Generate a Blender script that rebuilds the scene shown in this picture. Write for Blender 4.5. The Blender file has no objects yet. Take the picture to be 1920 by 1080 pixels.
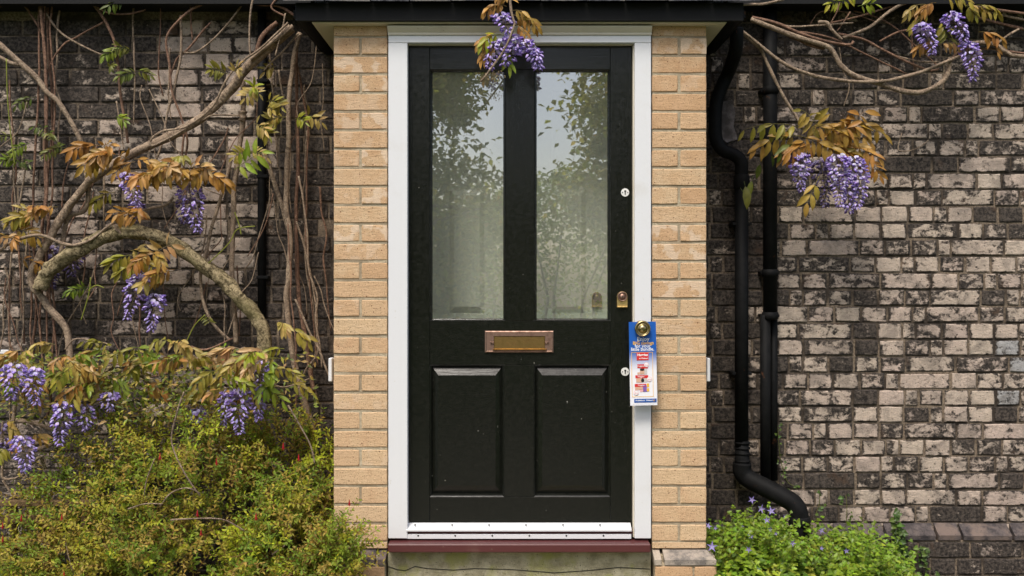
import bpy, bmesh, math, random
from mathutils import Vector, Matrix, noise as mnoise
random.seed(7)
rnd = random.random
def U(a, b): return a + (b - a) * rnd()
def G(s): return random.gauss(0, s)
SC = bpy.context.scene
COL = SC.collection

# ------------------------------------------------------------------ camera, sky, sun, exposure
EYE = 1.35
DIST = 4.0
cam_d = bpy.data.cameras.new("camera")
cam = bpy.data.objects.new("camera", cam_d); COL.objects.link(cam)
cam.location = (0, -DIST, EYE); cam.rotation_euler = (math.radians(90), 0, 0)
cam_d.sensor_width = 36; cam_d.lens = 470 * DIST / 1920 * 36
cam_d.clip_end = 500; cam_d.clip_start = 0.05
SC.camera = cam
world = bpy.data.worlds.new("World"); SC.world = world; world.use_nodes = True
wn = world.node_tree; wn.nodes.clear()
sky = wn.nodes.new('ShaderNodeTexSky'); sky.sky_type = 'NISHITA'; sky.sun_disc = False
SUN_EL, SUN_AZ = math.radians(58), math.radians(200)     # azimuth from +Y, clockwise
sky.sun_elevation = SUN_EL; sky.sun_rotation = SUN_AZ
sky.air_density = 1.0; sky.dust_density = 4.0; sky.ozone_density = 0.6
bg = wn.nodes.new('ShaderNodeBackground'); bg.inputs[1].default_value = 0.15
wo = wn.nodes.new('ShaderNodeOutputWorld')
wn.links.new(sky.outputs[0], bg.inputs[0]); wn.links.new(bg.outputs[0], wo.inputs[0])
sun_d = bpy.data.lights.new("sun", 'SUN'); sun_d.energy = 2.3; sun_d.angle = math.radians(16)
sun_d.color = (1.0, 0.95, 0.87)
sun = bpy.data.objects.new("sun", sun_d); COL.objects.link(sun)
sdir = Vector((math.sin(SUN_AZ) * math.cos(SUN_EL), math.cos(SUN_AZ) * math.cos(SUN_EL), math.sin(SUN_EL)))
sun.rotation_euler = (-sdir).to_track_quat('-Z', 'Y').to_euler()
sun.location = sdir * 20
SC.view_settings.view_transform = 'Standard'; SC.view_settings.look = 'None'
SC.view_settings.gamma = 1.0; SC.view_settings.use_curve_mapping = False
SC.view_settings.exposure = 0.36

# ------------------------------------------------------------------ placing helpers
S0 = 470.0
WALL = 0.53            # depth of the old brick wall's face behind the porch front
def PX(px, Y): return (px - 960) / S0 * (DIST + Y) / DIST
def PZ(py, Y): return EYE + (540 - py) / S0 * (DIST + Y) / DIST
def P(px, py, Y): return Vector((PX(px, Y), Y, PZ(py, Y)))

# ------------------------------------------------------------------ object helpers
class MB:
    def __init__(s): s.v = []; s.f = []; s.c = []; s.m = []
    def add(s, vs, fs, c=(1, 1, 1), m=0):
        o = len(s.v); s.v.extend([tuple(p) for p in vs])
        if isinstance(c, list): s.c.extend(c)
        else: s.c.extend([c] * len(vs))
        for f in fs: s.f.append([i + o for i in f]); s.m.append(m)
    def box(s, x0, x1, y0, y1, z0, z1, c=(1, 1, 1), m=0, b=0.0):
        if x0 > x1: x0, x1 = x1, x0
        if y0 > y1: y0, y1 = y1, y0
        if z0 > z1: z0, z1 = z1, z0
        if b <= 0:
            vs = [(x, y, z) for x in (x0, x1) for y in (y0, y1) for z in (z0, z1)]
            s.add(vs, [(0, 1, 3, 2), (4, 6, 7, 5), (0, 4, 5, 1), (2, 3, 7, 6), (0, 2, 6, 4), (1, 5, 7, 3)], c, m); return
        vs = []; idx = {}
        for ix, x in enumerate((x0, x1)):
            for iy, y in enumerate((y0, y1)):
                for iz, z in enumerate((z0, z1)):
                    sx, sy, sz = (1 - 2 * ix) * b, (1 - 2 * iy) * b, (1 - 2 * iz) * b
                    idx[(ix, iy, iz)] = len(vs)
                    vs += [(x, y + sy, z + sz), (x + sx, y, z + sz), (x + sx, y + sy, z)]
        fs = []
        for ix in (0, 1):
            q = [idx[(ix, a, d)] + 0 for a, d in ((0, 0), (0, 1), (1, 1), (1, 0))]; fs.append(q if ix == 0 else q[::-1])
        for iy in (0, 1):
            q = [idx[(a, iy, d)] + 1 for a, d in ((0, 0), (1, 0), (1, 1), (0, 1))]; fs.append(q if iy == 0 else q[::-1])
        for iz in (0, 1):
            q = [idx[(a, d, iz)] + 2 for a, d in ((0, 0), (0, 1), (1, 1), (1, 0))]; fs.append(q if iz == 0 else q[::-1])
        for a in (0, 1):
            for d in (0, 1):
                fs.append([idx[(a, d, 0)], idx[(a, d, 1)], idx[(a, d, 1)] + 1, idx[(a, d, 0)] + 1])
                fs.append([idx[(a, 0, d)], idx[(a, 1, d)], idx[(a, 1, d)] + 2, idx[(a, 0, d)] + 2])
                fs.append([idx[(0, a, d)] + 1, idx[(1, a, d)] + 1, idx[(1, a, d)] + 2, idx[(0, a, d)] + 2])
        for k in idx.values(): fs.append([k, k + 1, k + 2])
        s.add(vs, fs, c, m)
    def tube(s, pts, rad, n=8, c=(1, 1, 1), m=0, rough=0.0, caps=True, seed=0):
        N = len(pts); pts = [Vector(p) for p in pts]; o = len(s.v); vs = []; fs = []
        t = (pts[1] - pts[0]).normalized(); up = Vector((0, 1, 0)) if abs(t.y) < .9 else Vector((1, 0, 0))
        a = t.cross(up).normalized()
        for i in range(N):
            t = (pts[min(i + 1, N - 1)] - pts[max(i - 1, 0)])
            t = t.normalized() if t.length > 1e-9 else Vector((0, 0, 1))
            a = (a - t * a.dot(t)); a = a.normalized() if a.length > 1e-6 else t.orthogonal().normalized()
            b = t.cross(a); r = rad[i] if isinstance(rad, (list, tuple)) else rad
            for k in range(n):
                an = 2 * math.pi * k / n
                rr = r * (1 + rough * mnoise.noise(Vector((i * .35 + seed, math.cos(an) * 1.3, math.sin(an) * 1.3 + seed))) * 2) if rough else r
                vs.append(pts[i] + (a * math.cos(an) + b * math.sin(an)) * rr)
        for i in range(N - 1):
            for k in range(n):
                k2 = (k + 1) % n
                fs.append((i * n + k, i * n + k2, (i + 1) * n + k2, (i + 1) * n + k))
        if caps:
            fs.append(tuple(range(n))[::-1]); fs.append(tuple((N - 1) * n + k for k in range(n)))
        s.add(vs, fs, c, m)
    def lathe(s, prof, centre, n=24, c=(1, 1, 1), m=0):
        """profile of (radius, y) turned round an axis along Y"""
        cx, cy, cz = centre; vs = []; fs = []
        for r, y in prof:
            for k in range(n):
                an = 2 * math.pi * k / n; vs.append((cx + r * math.cos(an), cy + y, cz + r * math.sin(an)))
        for i in range(len(prof) - 1):
            for k in range(n):
                k2 = (k + 1) % n; fs.append((i * n + k, i * n + k2, (i + 1) * n + k2, (i + 1) * n + k))
        fs.append(tuple(range(n))[::-1]); fs.append(tuple((len(prof) - 1) * n + k for k in range(n)))
        s.add(vs, fs, c, m)
    def mesh(s, name, mats, smooth=False):
        me = bpy.data.meshes.new(name); me.from_pydata(s.v, [], s.f)
        if not isinstance(mats, (list, tuple)): mats = [mats]
        for mt in mats: me.materials.append(mt)
        if len(mats) > 1: me.polygons.foreach_set('material_index', s.m)
        ca = me.color_attributes.new('Col', 'FLOAT_COLOR', 'POINT')
        fl = []
        for c in s.c: fl.extend((c[0], c[1], c[2], 1.0))
        ca.data.foreach_set('color', fl)
        me.polygons.foreach_set('use_smooth', [smooth] * len(me.polygons))
        me.update(); return me
    def build(s, name, mats, parent=None, smooth=False, loc=None, kind=None):
        o = bpy.data.objects.new(name, s.mesh(name, mats, smooth)); COL.objects.link(o)
        if parent: o.parent = parent
        if loc is not None: o.location = loc
        if kind: o['kind'] = kind
        return o
def tag(o, label=None, cat=None, group=None, kind=None):
    if label: o['label'] = label
    if cat: o['category'] = cat
    if group: o['group'] = group
    if kind: o['kind'] = kind
    return o
def empty(name, label=None, cat=None, group=None, parent=None):
    o = bpy.data.objects.new(name, None); COL.objects.link(o); o.empty_display_size = .1
    if parent: o.parent = parent
    return tag(o, label, cat, group)
def inst(name, me, parent, loc, rot=(0, 0, 0), scale=(1, 1, 1), color=(1, 1, 1, 1)):
    o = bpy.data.objects.new(name, me); COL.objects.link(o); o.parent = parent
    o.location = loc; o.rotation_euler = rot; o.scale = scale; o.color = color; return o

# ------------------------------------------------------------------ materials
class NT:
    def __init__(s, name):
        s.m = bpy.data.materials.new(name); s.m.use_nodes = True; s.t = s.m.node_tree; s.t.nodes.clear()
        s.out = s.t.nodes.new('ShaderNodeOutputMaterial')
    def n(s, typ, **kw):
        nd = s.t.nodes.new(typ)
        for k, v in kw.items(): setattr(nd, k, v)
        return nd
    def l(s, a, b): s.t.links.new(a, b)
    def put(s, sock, v):
        if hasattr(v, 'is_output') or hasattr(v, 'links'): s.l(v, sock)
        else: sock.default_value = v
    def math(s, op, a, b=0.0, c=None, clamp=False):
        nd = s.n('ShaderNodeMath', operation=op); nd.use_clamp = clamp
        s.put(nd.inputs[0], a); s.put(nd.inputs[1], b)
        if c is not None: s.put(nd.inputs[2], c)
        return nd.outputs[0]
    def ramp(s, v, lo, hi):
        nd = s.n('ShaderNodeMapRange', interpolation_type='SMOOTHSTEP')
        s.put(nd.inputs[0], v); s.put(nd.inputs[1], lo); s.put(nd.inputs[2], hi); return nd.outputs[0]
    def lerp(s, v, a, b):
        nd = s.n('ShaderNodeMapRange'); s.put(nd.inputs[0], v); s.put(nd.inputs[3], a); s.put(nd.inputs[4], b); return nd.outputs[0]
    def noise(s, vec, scale, detail=3, rough=.55, dist=0):
        nd = s.n('ShaderNodeTexNoise'); nd.inputs['Scale'].default_value = scale; nd.inputs['Detail'].default_value = detail
        nd.inputs['Roughness'].default_value = rough; nd.inputs['Distortion'].default_value = dist
        if vec is not None: s.l(vec, nd.inputs['Vector'])
        return nd.outputs[0]
    def vor(s, vec, scale, feature='F1'):
        nd = s.n('ShaderNodeTexVoronoi', feature=feature); nd.inputs['Scale'].default_value = scale
        s.l(vec, nd.inputs['Vector']); return nd.outputs['Distance']
    def mix(s, f, a, b, blend='MIX'):
        nd = s.n('ShaderNodeMix', data_type='RGBA', blend_type=blend)
        def col(v): return (*v, 1.0) if isinstance(v, tuple) and len(v) == 3 else v
        s.put(nd.inputs[0], f); s.put(nd.inputs[6], col(a)); s.put(nd.inputs[7], col(b)); return nd.outputs[2]
    def coord(s, kind='Object'): return s.n('ShaderNodeTexCoord').outputs[kind]
    def pos(s): return s.n('ShaderNodeNewGeometry').outputs['Position']
    def vmul(s, v, k):
        nd = s.n('ShaderNodeVectorMath', operation='MULTIPLY'); s.l(v, nd.inputs[0]); s.put(nd.inputs[1], k); return nd.outputs[0]
    def vadd(s, v, k):
        nd = s.n('ShaderNodeVectorMath', operation='ADD'); s.l(v, nd.inputs[0]); s.put(nd.inputs[1], k); return nd.outputs[0]
    def bump(s, h, strength=.5, dist=.002, nrm=None):
        nd = s.n('ShaderNodeBump'); nd.inputs['Strength'].default_value = strength; nd.inputs['Distance'].default_value = dist
        s.l(h, nd.inputs['Height'])
        if nrm is not None: s.l(nrm, nd.inputs['Normal'])
        return nd.outputs[0]
    def bsdf(s, col, rough=.8, bump=None, metal=0.0, spec=.5, out=True):
        nd = s.n('ShaderNodeBsdfPrincipled')
        s.put(nd.inputs['Base Color'], (*col, 1) if isinstance(col, tuple) and len(col) == 3 else col)
        s.put(nd.inputs['Roughness'], rough); s.put(nd.inputs['Metallic'], metal); nd.inputs['Specular IOR Level'].default_value = spec
        if bump is not None: s.l(bump, nd.inputs['Normal'])
        if out: s.l(nd.outputs[0], s.out.inputs[0])
        return nd

def m_oldbrick():
    t = NT('sooty_brick'); oi = t.n('ShaderNodeObjectInfo'); sep = t.n('ShaderNodeSeparateColor')
    t.l(oi.outputs['Color'], sep.inputs[0]); tone, hue, edge = sep.outputs[0], sep.outputs[1], sep.outputs[2]
    vec = t.pos()
    rv = t.n('ShaderNodeCombineXYZ'); t.l(t.math('MULTIPLY', oi.outputs['Random'], 37.0), rv.inputs[0]); t.l(t.math('MULTIPLY', oi.outputs['Random'], 71.0), rv.inputs[2])
    v = t.vadd(vec, rv.outputs[0])
    vs = t.vmul(v, (1.0, 1.0, 1.5))
    n1 = t.noise(vs, 17, 7, .66, .5); n2 = t.noise(v, 75, 5, .7, .3); n3 = t.noise(v, 260, 3, .7)
    g = t.n('ShaderNodeSeparateXYZ'); t.l(t.coord('Generated'), g.inputs[0])
    ex = t.math('ABSOLUTE', t.math('SUBTRACT', g.outputs[0], .5)); ez = t.math('ABSOLUTE', t.math('SUBTRACT', g.outputs[2], .5))
    em = t.ramp(t.math('MAXIMUM', ex, ez), .36, .5)
    val = t.math('ADD', t.math('MULTIPLY', n1, .74), t.math('MULTIPLY', n2, .26))
    val = t.math('SUBTRACT', val, t.math('MULTIPLY', t.math('MULTIPLY', em, t.math('ADD', edge, .35)), .13))
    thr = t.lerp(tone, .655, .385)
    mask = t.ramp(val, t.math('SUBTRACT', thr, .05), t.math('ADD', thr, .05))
    pale = t.mix(hue, (.68, .56, .445), (.64, .50, .42)); pale = t.mix(t.ramp(hue, .93, .97), pale, (.46, .46, .46))
    lo = t.noise(v, 11, 4, .6, .8); pale = t.mix(t.ramp(lo, .42, .66), pale, t.mix(.55, pale, (.16, .14, .12)))
    pale = t.mix(t.ramp(n3, .3, .75), t.mix(.45, pale, (.18, .15, .12)), pale)
    dark = t.mix(t.ramp(n2, .35, .68), (.018, .015, .013), (.115, .093, .076))
    dark = t.mix(t.ramp(t.noise(v, 9, 3), .6, .75), dark, (.09, .055, .035))
    c = t.mix(mask, dark, pale)
    spots = t.ramp(t.vor(t.vmul(v, (1, .35, 1)), 62), .10, .2)
    c = t.mix(t.math('MULTIPLY', t.math('SUBTRACT', 1.0, spots), t.ramp(n1, .42, .6)), c, (.03, .024, .02))
    cr = t.ramp(t.noise(t.vmul(v, (1, 1, 2.4)), 42, 4, .7, 1.2), .47, .5)
    h = t.math('ADD', t.math('ADD', t.math('MULTIPLY', n2, 1.2), t.math('MULTIPLY', n3, .5)), t.math('ADD', t.math('MULTIPLY', mask, .35), t.math('MULTIPLY', cr, .5)))
    h = t.math('ADD', h, t.math('MULTIPLY', spots, .5))
    t.bsdf(c, .85, t.bump(h, .9, .0035), spec=.3); return t.m
def m_mortar(name, a, b, dark):
    t = NT(name); v = t.pos(); n = t.noise(v, 6, 5, .6); n2 = t.noise(v, 110, 4, .7)
    c = t.mix(t.ramp(n2, .3, .7), a, b); c = t.mix(t.ramp(n, .40, .62), c, dark)
    t.bsdf(c, .95, t.bump(t.math('ADD', n2, t.noise(v, 30, 3)), .9, .005), spec=.15); return t.m
def m_yellow():
    t = NT('buff_brick'); oi = t.n('ShaderNodeObjectInfo'); sep = t.n('ShaderNodeSeparateColor'); t.l(oi.outputs['Color'], sep.inputs[0])
    v = t.pos(); v2 = t.vadd(v, oi.outputs['Location'])
    n = t.noise(v2, 14, 4, .6); nf = t.noise(v2, 190, 4, .75); nm = t.noise(t.vmul(v2, (.6, 1, 2)), 55, 4, .65, .4)
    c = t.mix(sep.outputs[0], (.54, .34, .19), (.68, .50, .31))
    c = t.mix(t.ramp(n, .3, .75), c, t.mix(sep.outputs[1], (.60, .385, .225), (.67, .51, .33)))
    c = t.mix(t.ramp(nf, .35, .7), t.mix(.35, c, (.25, .13, .05)), c)
    sp = t.vor(v2, 130); c = t.mix(t.ramp(sp, .24, .12), c, (.17, .09, .04))
    pit = t.vor(t.vmul(v2, (1, 1, 1)), 38); big = t.ramp(pit, .12, .07); c = t.mix(big, c, (.20, .10, .05))
    pm = t.math('MULTIPLY', t.ramp(t.noise(v2, 15, 3, .5), .50, .56), sep.outputs[2]); c = t.mix(t.math('MULTIPLY', pm, .5), c, (.70, .58, .45))
    h = t.math('SUBTRACT', t.math('ADD', nf, t.math('MULTIPLY', nm, 1.5)), t.math('MULTIPLY', big, .8))
    t.bsdf(c, .9, t.bump(h, .8, .002), spec=.2); return t.m
def m_paint_black():
    t = NT('black_gloss_paint'); v = t.coord('Object')
    oi = t.n('ShaderNodeObjectInfo'); sep = t.n('ShaderNodeSeparateColor'); t.l(oi.outputs['Color'], sep.inputs[0])
    gz = t.noise(t.vmul(v, (1, 1, .06)), 170, 4, .6); gx = t.noise(t.vmul(v, (.06, 1, 1)), 170, 4, .6)
    gr = t.n('ShaderNodeMix'); t.l(sep.outputs[0], gr.inputs[0]); t.l(gz, gr.inputs[2]); t.l(gx, gr.inputs[3]); grain = gr.outputs[0]
    fine = t.noise(v, 60, 4, .6)
    chip = t.math('MULTIPLY', t.ramp(t.noise(t.vmul(v, (1, 1, .75)), 62, 3, .6), .712, .73), t.ramp(t.noise(v, 3, 2), .42, .6))
    c = t.mix(t.ramp(fine, .3, .8), (.006, .007, .0052), (.010, .0105, .008)); c = t.mix(chip, c, (.3, .29, .25))
    rough = t.lerp(t.ramp(fine, .3, .7), .17, .27)
    t.bsdf(c, rough, t.bump(t.math('ADD', grain, t.math('MULTIPLY', fine, .25)), .38, .0010), spec=.42); return t.m
def m_paint(name, col, rough=.45, dirt=(.3, .27, .2), amount=.35, bmp=.15):
    t = NT(name); v = t.pos(); n = t.noise(v, 5, 5, .65); f = t.noise(v, 90, 3)
    d = t.math('MULTIPLY', t.ramp(n, .55, .8), amount); c = t.mix(d, col, dirt)
    sp = t.ramp(t.noise(v, 55, 2), .73, .76); c = t.mix(t.math('MULTIPLY', sp, amount), c, dirt)
    t.bsdf(c, rough, t.bump(f, bmp, .001), spec=.2 if max(col) < .05 else .5); return t.m
def m_metal(name, col, rough=.3, dark=(.1, .06, .03), amt=.5):
    t = NT(name); v = t.pos(); n = t.noise(v, 45, 4, .6); c = t.mix(t.math('MULTIPLY', t.ramp(n, .4, .75), amt), col, dark)
    t.bsdf(c, t.lerp(n, rough * .7, rough * 1.5), t.bump(n, .15, .001), metal=1.0); return t.m
def m_flat(name, col, rough=.5, spec=.4):
    t = NT(name); t.bsdf(col, rough, spec=spec); return t.m
def m_iron():
    t = NT('black_cast_iron'); v = t.pos(); n = t.noise(v, 25, 5, .65); r = t.ramp(t.noise(v, 11, 4, .7), .66, .72)
    c = t.mix(t.ramp(n, .35, .75), (.006, .0062, .0065), (.011, .011, .011)); c = t.mix(t.math('MULTIPLY', r, .5), c, (.13, .05, .02))
    t.bsdf(c, t.lerp(n, .5, .75), t.bump(n, .5, .003), spec=.10); return t.m
def m_bark(name, a, b, hl):
    t = NT(name); v = t.coord('Object'); n = t.noise(t.vmul(v, (1, 1, 1)), 42, 5, .75, 1.6); f = t.noise(v, 160, 3, .7); w = t.noise(v, 9, 3)
    c = t.mix(t.ramp(n, .38, .62), a, b); c = t.mix(t.math('MULTIPLY', t.ramp(w, .45, .7), .6), c, hl); c = t.mix(t.ramp(f, .4, .75), c, t.mix(.5, c, a))
    t.bsdf(c, .85, t.bump(t.math('ADD', n, t.math('MULTIPLY', f, .4)), 1.0, .006), spec=.2); return t.m
def m_leaf(name, trans=.35, rough=.42, tint=(1.0, 1.0, .6)):
    t = NT(name); at = t.n('ShaderNodeAttribute'); at.attribute_name = 'Col'; oi = t.n('ShaderNodeObjectInfo')
    c = t.mix(1.0, at.outputs['Color'], oi.outputs['Color'], 'MULTIPLY')
    n = t.noise(t.pos(), 55, 3); c = t.mix(t.ramp(n, .3, .75), t.mix(.3, c, (.03, .02, .005)), c)
    b = t.bsdf(c, rough, t.bump(t.noise(t.pos(), 220, 2), .25, .001), spec=.35, out=False)
    tr = t.n('ShaderNodeBsdfTranslucent'); t.l(t.mix(1.0, c, (*tint,), 'MULTIPLY'), tr.inputs[0])
    mx = t.n('ShaderNodeMixShader'); mx.inputs[0].default_value = trans
    t.l(b.outputs[0], mx.inputs[1]); t.l(tr.outputs[0], mx.inputs[2]); t.l(mx.outputs[0], t.out.inputs[0]); return t.m
def m_glass():
    t = NT('door_glass'); v = t.pos()
    bmp = t.bump(t.noise(t.vmul(v, (1, 1, .5)), 2.2, 1), .05, .004)
    g = t.n('ShaderNodeBsdfGlossy'); g.inputs['Roughness'].default_value = .008; g.inputs[0].default_value = (1, 1, 1, 1); t.l(bmp, g.inputs['Normal'])
    tr = t.n('ShaderNodeBsdfTransparent'); tr.inputs[0].default_value = (.95, .97, .94, 1)
    df = t.n('ShaderNodeBsdfDiffuse'); df.inputs[0].default_value = (.55, .58, .50, 1)
    dn = t.noise(t.vmul(v, (1, 1, .35)), 9, 4, .6); haze = t.lerp(t.ramp(dn, .3, .75), .08, .13)  # milky haze of the lit pane put in as diffuse colour
    m0 = t.n('ShaderNodeMixShader'); t.l(haze, m0.inputs[0]); t.l(tr.outputs[0], m0.inputs[1]); t.l(df.outputs[0], m0.inputs[2])
    mx = t.n('ShaderNodeMixShader'); mx.inputs[0].default_value = .36; t.l(m0.outputs[0], mx.inputs[1]); t.l(g.outputs[0], mx.inputs[2]); t.l(mx.outputs[0], t.out.inputs[0]); return t.m
def m_stone(name, a, b, c3, scale=20):
    t = NT(name); v = t.pos(); n = t.noise(v, scale, 6, .7); w = t.noise(v, scale * .22, 4, .6); f = t.noise(v, 200, 3, .7)
    c = t.mix(t.ramp(n, .35, .65), a, b); c = t.mix(t.ramp(w, .5, .62), c, c3)
    c = t.mix(t.ramp(t.vor(v, 70), .16, .05), c, (.03, .028, .02))
    t.bsdf(c, .92, t.bump(t.math('ADD', n, f), .8, .004), spec=.2); return t.m
def m_print_fade():
    t = NT('leaflet_print'); g = t.n('ShaderNodeSeparateXYZ'); t.l(t.coord('Generated'), g.inputs[0])
    f = t.ramp(g.outputs[2], .38, .68); t.bsdf(t.mix(f, (.80, .80, .84), (.012, .10, .42)), .35); return t.m

M_OLD = m_oldbrick()
M_MORT = m_mortar('old_mortar', (.10, .076, .056), (.30, .235, .17), (.05, .04, .032))
M_MORTY = m_mortar('buff_mortar', (.38, .32, .22), (.50, .43, .31), (.31, .25, .17))
M_YEL = m_yellow()
M_BLK = m_paint_black()
M_BLK2 = m_paint('black_timber', (.009, .009, .009), .65, (.02, .02, .018), .5)
M_WHT = m_paint('white_gloss', (.69, .70, .715), .35, (.50, .46, .38), .3, .3)
M_CREAM = m_paint('cream_soffit', (.60, .55, .44), .6, (.20, .16, .10), .55)
M_MAROON = m_paint('maroon_paint', (.085, .022, .022), .42, (.20, .13, .10), .5, .4)
M_BRASS = m_metal('brass', (.86, .62, .25), .38)
M_COPPER = m_metal('bronzed_copper', (.33, .215, .165), .5, (.12, .07, .05), .6)
M_OLDBRASS = m_metal('dull_brass', (.36, .235, .085), .4, (.15, .08, .03), .5)
M_STEEL = m_metal('grey_screw', (.3, .3, .3), .4)
M_ENAM = m_flat('white_enamel', (.75, .75, .72), .3)
M_INK = m_flat('black_ink', (.01, .01, .01), .5)
M_IRON = m_iron()
M_BARK = m_bark('vine_bark', (.14, .10, .07), (.42, .32, .225), (.30, .22, .155))
M_BARKR = m_bark('red_brown_bark', (.11, .062, .042), (.30, .18, .12), (.20, .115, .08))
M_BARKO = m_bark('old_trunk_bark', (.06, .045, .022), (.42, .34, .20), (.23, .20, .09))
M_LEAF = m_leaf('young_wisteria_leaf', .3)
M_LEAFB = m_leaf('bush_leaf', .3, .6, (1.0, 1.0, .4))
M_LEAFG = m_leaf('garden_leaf', .35, .4)
M_LEAFT = m_leaf('tree_leaf', .6, .5, (1.2, 1.2, .9))
M_PETAL = m_leaf('petal', .25, .55, (1, .95, 1))
M_GLASS = m_glass()
def m_clear():
    t = NT('clear_glass_back'); tr = t.n('ShaderNodeBsdfTransparent'); tr.inputs[0].default_value = (.96, .98, .96, 1); t.l(tr.outputs[0], t.out.inputs[0]); return t.m
M_CLEAR = m_clear()
M_INNER = m_paint('grey_white_inner_door', (.78, .77, .70), .5, (.5, .48, .4), .3)
M_CONC = m_stone('mossy_concrete', (.22, .20, .13), (.38, .35, .25), (.27, .27, .10))
M_BLUEB = m_stone('blue_engineering_brick', (.045, .04, .042), (.12, .10, .095), (.17, .13, .11), 30)
M_PURB = m_stone('purple_brown_brick', (.16, .145, .13), (.36, .31, .26), (.42, .36, .29), 26)
M_SOIL = m_stone('soil', (.03, .02, .012), (.06, .045, .03), (.04, .05, .015), 25)
M_GRASS = m_stone('lawn_green', (.03, .06, .012), (.06, .10, .02), (.05, .07, .015), 12)
M_PAVE = m_stone('paving', (.20, .18, .15), (.30, .27, .23), (.16, .15, .10), 8)
M_SLATE = m_stone('slate', (.03, .03, .034), (.10, .10, .11), (.16, .15, .14), 40)
M_CEMENT = m_stone('grey_cement', (.11, .095, .09), (.24, .21, .20), (.07, .06, .055), 22)
M_WOOD = m_bark('weathered_timber', (.11, .07, .035), (.22, .145, .075), (.16, .11, .05))
M_PLAST = m_flat('white_plastic', (.74, .74, .74), .35)

# ------------------------------------------------------------------ ground
g = MB(); g.add([(-60, -60, -.01), (60, -60, -.01), (60, 60, -.01), (-60, 60, -.01)], [(0, 1, 2, 3)])
tag(g.build('lawn', M_GRASS), kind='structure')
g = MB(); g.add([(-5, -1.3, -.004), (5, -1.3, -.004), (5, .6, -.004), (-5, .6, -.004)], [(0, 1, 2, 3)])
tag(g.build('soil_bed', M_SOIL), kind='structure')
path = MB(); path.box(-.78, .78, -7.0, -.42, -.05, .0); path = path.build('garden_path', M_PAVE); tag(path, kind='structure')
for j in range(11):
    for i in range(2):
        b = MB(); b.box(-.76 + i * .765, -.76 + i * .765 + .75, -6.95 + j * .59, -6.95 + j * .59 + .575, .001, .018, b=.004); b.build('paving_slab', M_PAVE, path)

# ------------------------------------------------------------------ bricks
def brick_mesh(name, w, h, d, mat, worn=.004, bev=.004, seed=0, nx=4):
    """brick face at y=0 (facing -Y), origin in the middle of the face"""
    r = random.Random(seed); m = MB()
    ring = [(-w / 2 + w * i / nx, -h / 2) for i in range(nx)] + [(w / 2, -h / 2), (w / 2, 0)] + \
           [(w / 2 - w * i / nx, h / 2) for i in range(nx)] + [(-w / 2, h / 2), (-w / 2, 0)]
    n = len(ring); back = [(x, d, z) for x, z in ring]; mid = []; inn = []
    for x, z in ring:
        jx, jz = r.uniform(-worn, worn * .35), r.uniform(-worn, worn * .35)
        sx = 1 if x > 0 else -1 if x < 0 else 0; sz = 1 if z > 0 else -1 if z < 0 else 0
        corner = abs(abs(x) - w / 2) < 1e-6 and abs(abs(z) - h / 2) < 1e-6
        k = .0007 if corner else 0
        ox = (sx * (jx - k)) if abs(abs(x) - w / 2) < 1e-6 else 0; oz = (sz * (jz - k)) if abs(abs(z) - h / 2) < 1e-6 else 0
        mid.append((x + ox, bev, z + oz))
        fx = 1 - (bev + (k + .001) ) * 2 / w * 1.0; fz = 1 - (bev + k + .001) * 2 / h
        inn.append(((x + ox) * fx, r.uniform(-.0008, .0008), (z + oz) * fz))
    vs = back + mid + inn; fs = []
    for k in range(n):
        k2 = (k + 1) % n
        fs.append((k, k2, n + k2, n + k)); fs.append((n + k, n + k2, 2 * n + k2, 2 * n + k))
    fs.append(tuple(2 * n + k for k in range(n)))
    m.add(vs, fs); return m.mesh(name, mat, False)
COURSE = .0753
BH = .0690
OLD = {}
for kind, w in (('s', .226), ('h', .108), ('q', .052)):
    OLD[kind] = [brick_mesh('brick', w, BH, .06, M_OLD, .0030, .0032, seed=hash(kind) % 97 * 0 + ord(kind) * 10 + k, nx={'s': 4, 'h': 3, 'q': 2}[kind]) for k in range(7)]
OW = {'s': .224, 'h': .106, 'q': .050}

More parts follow.
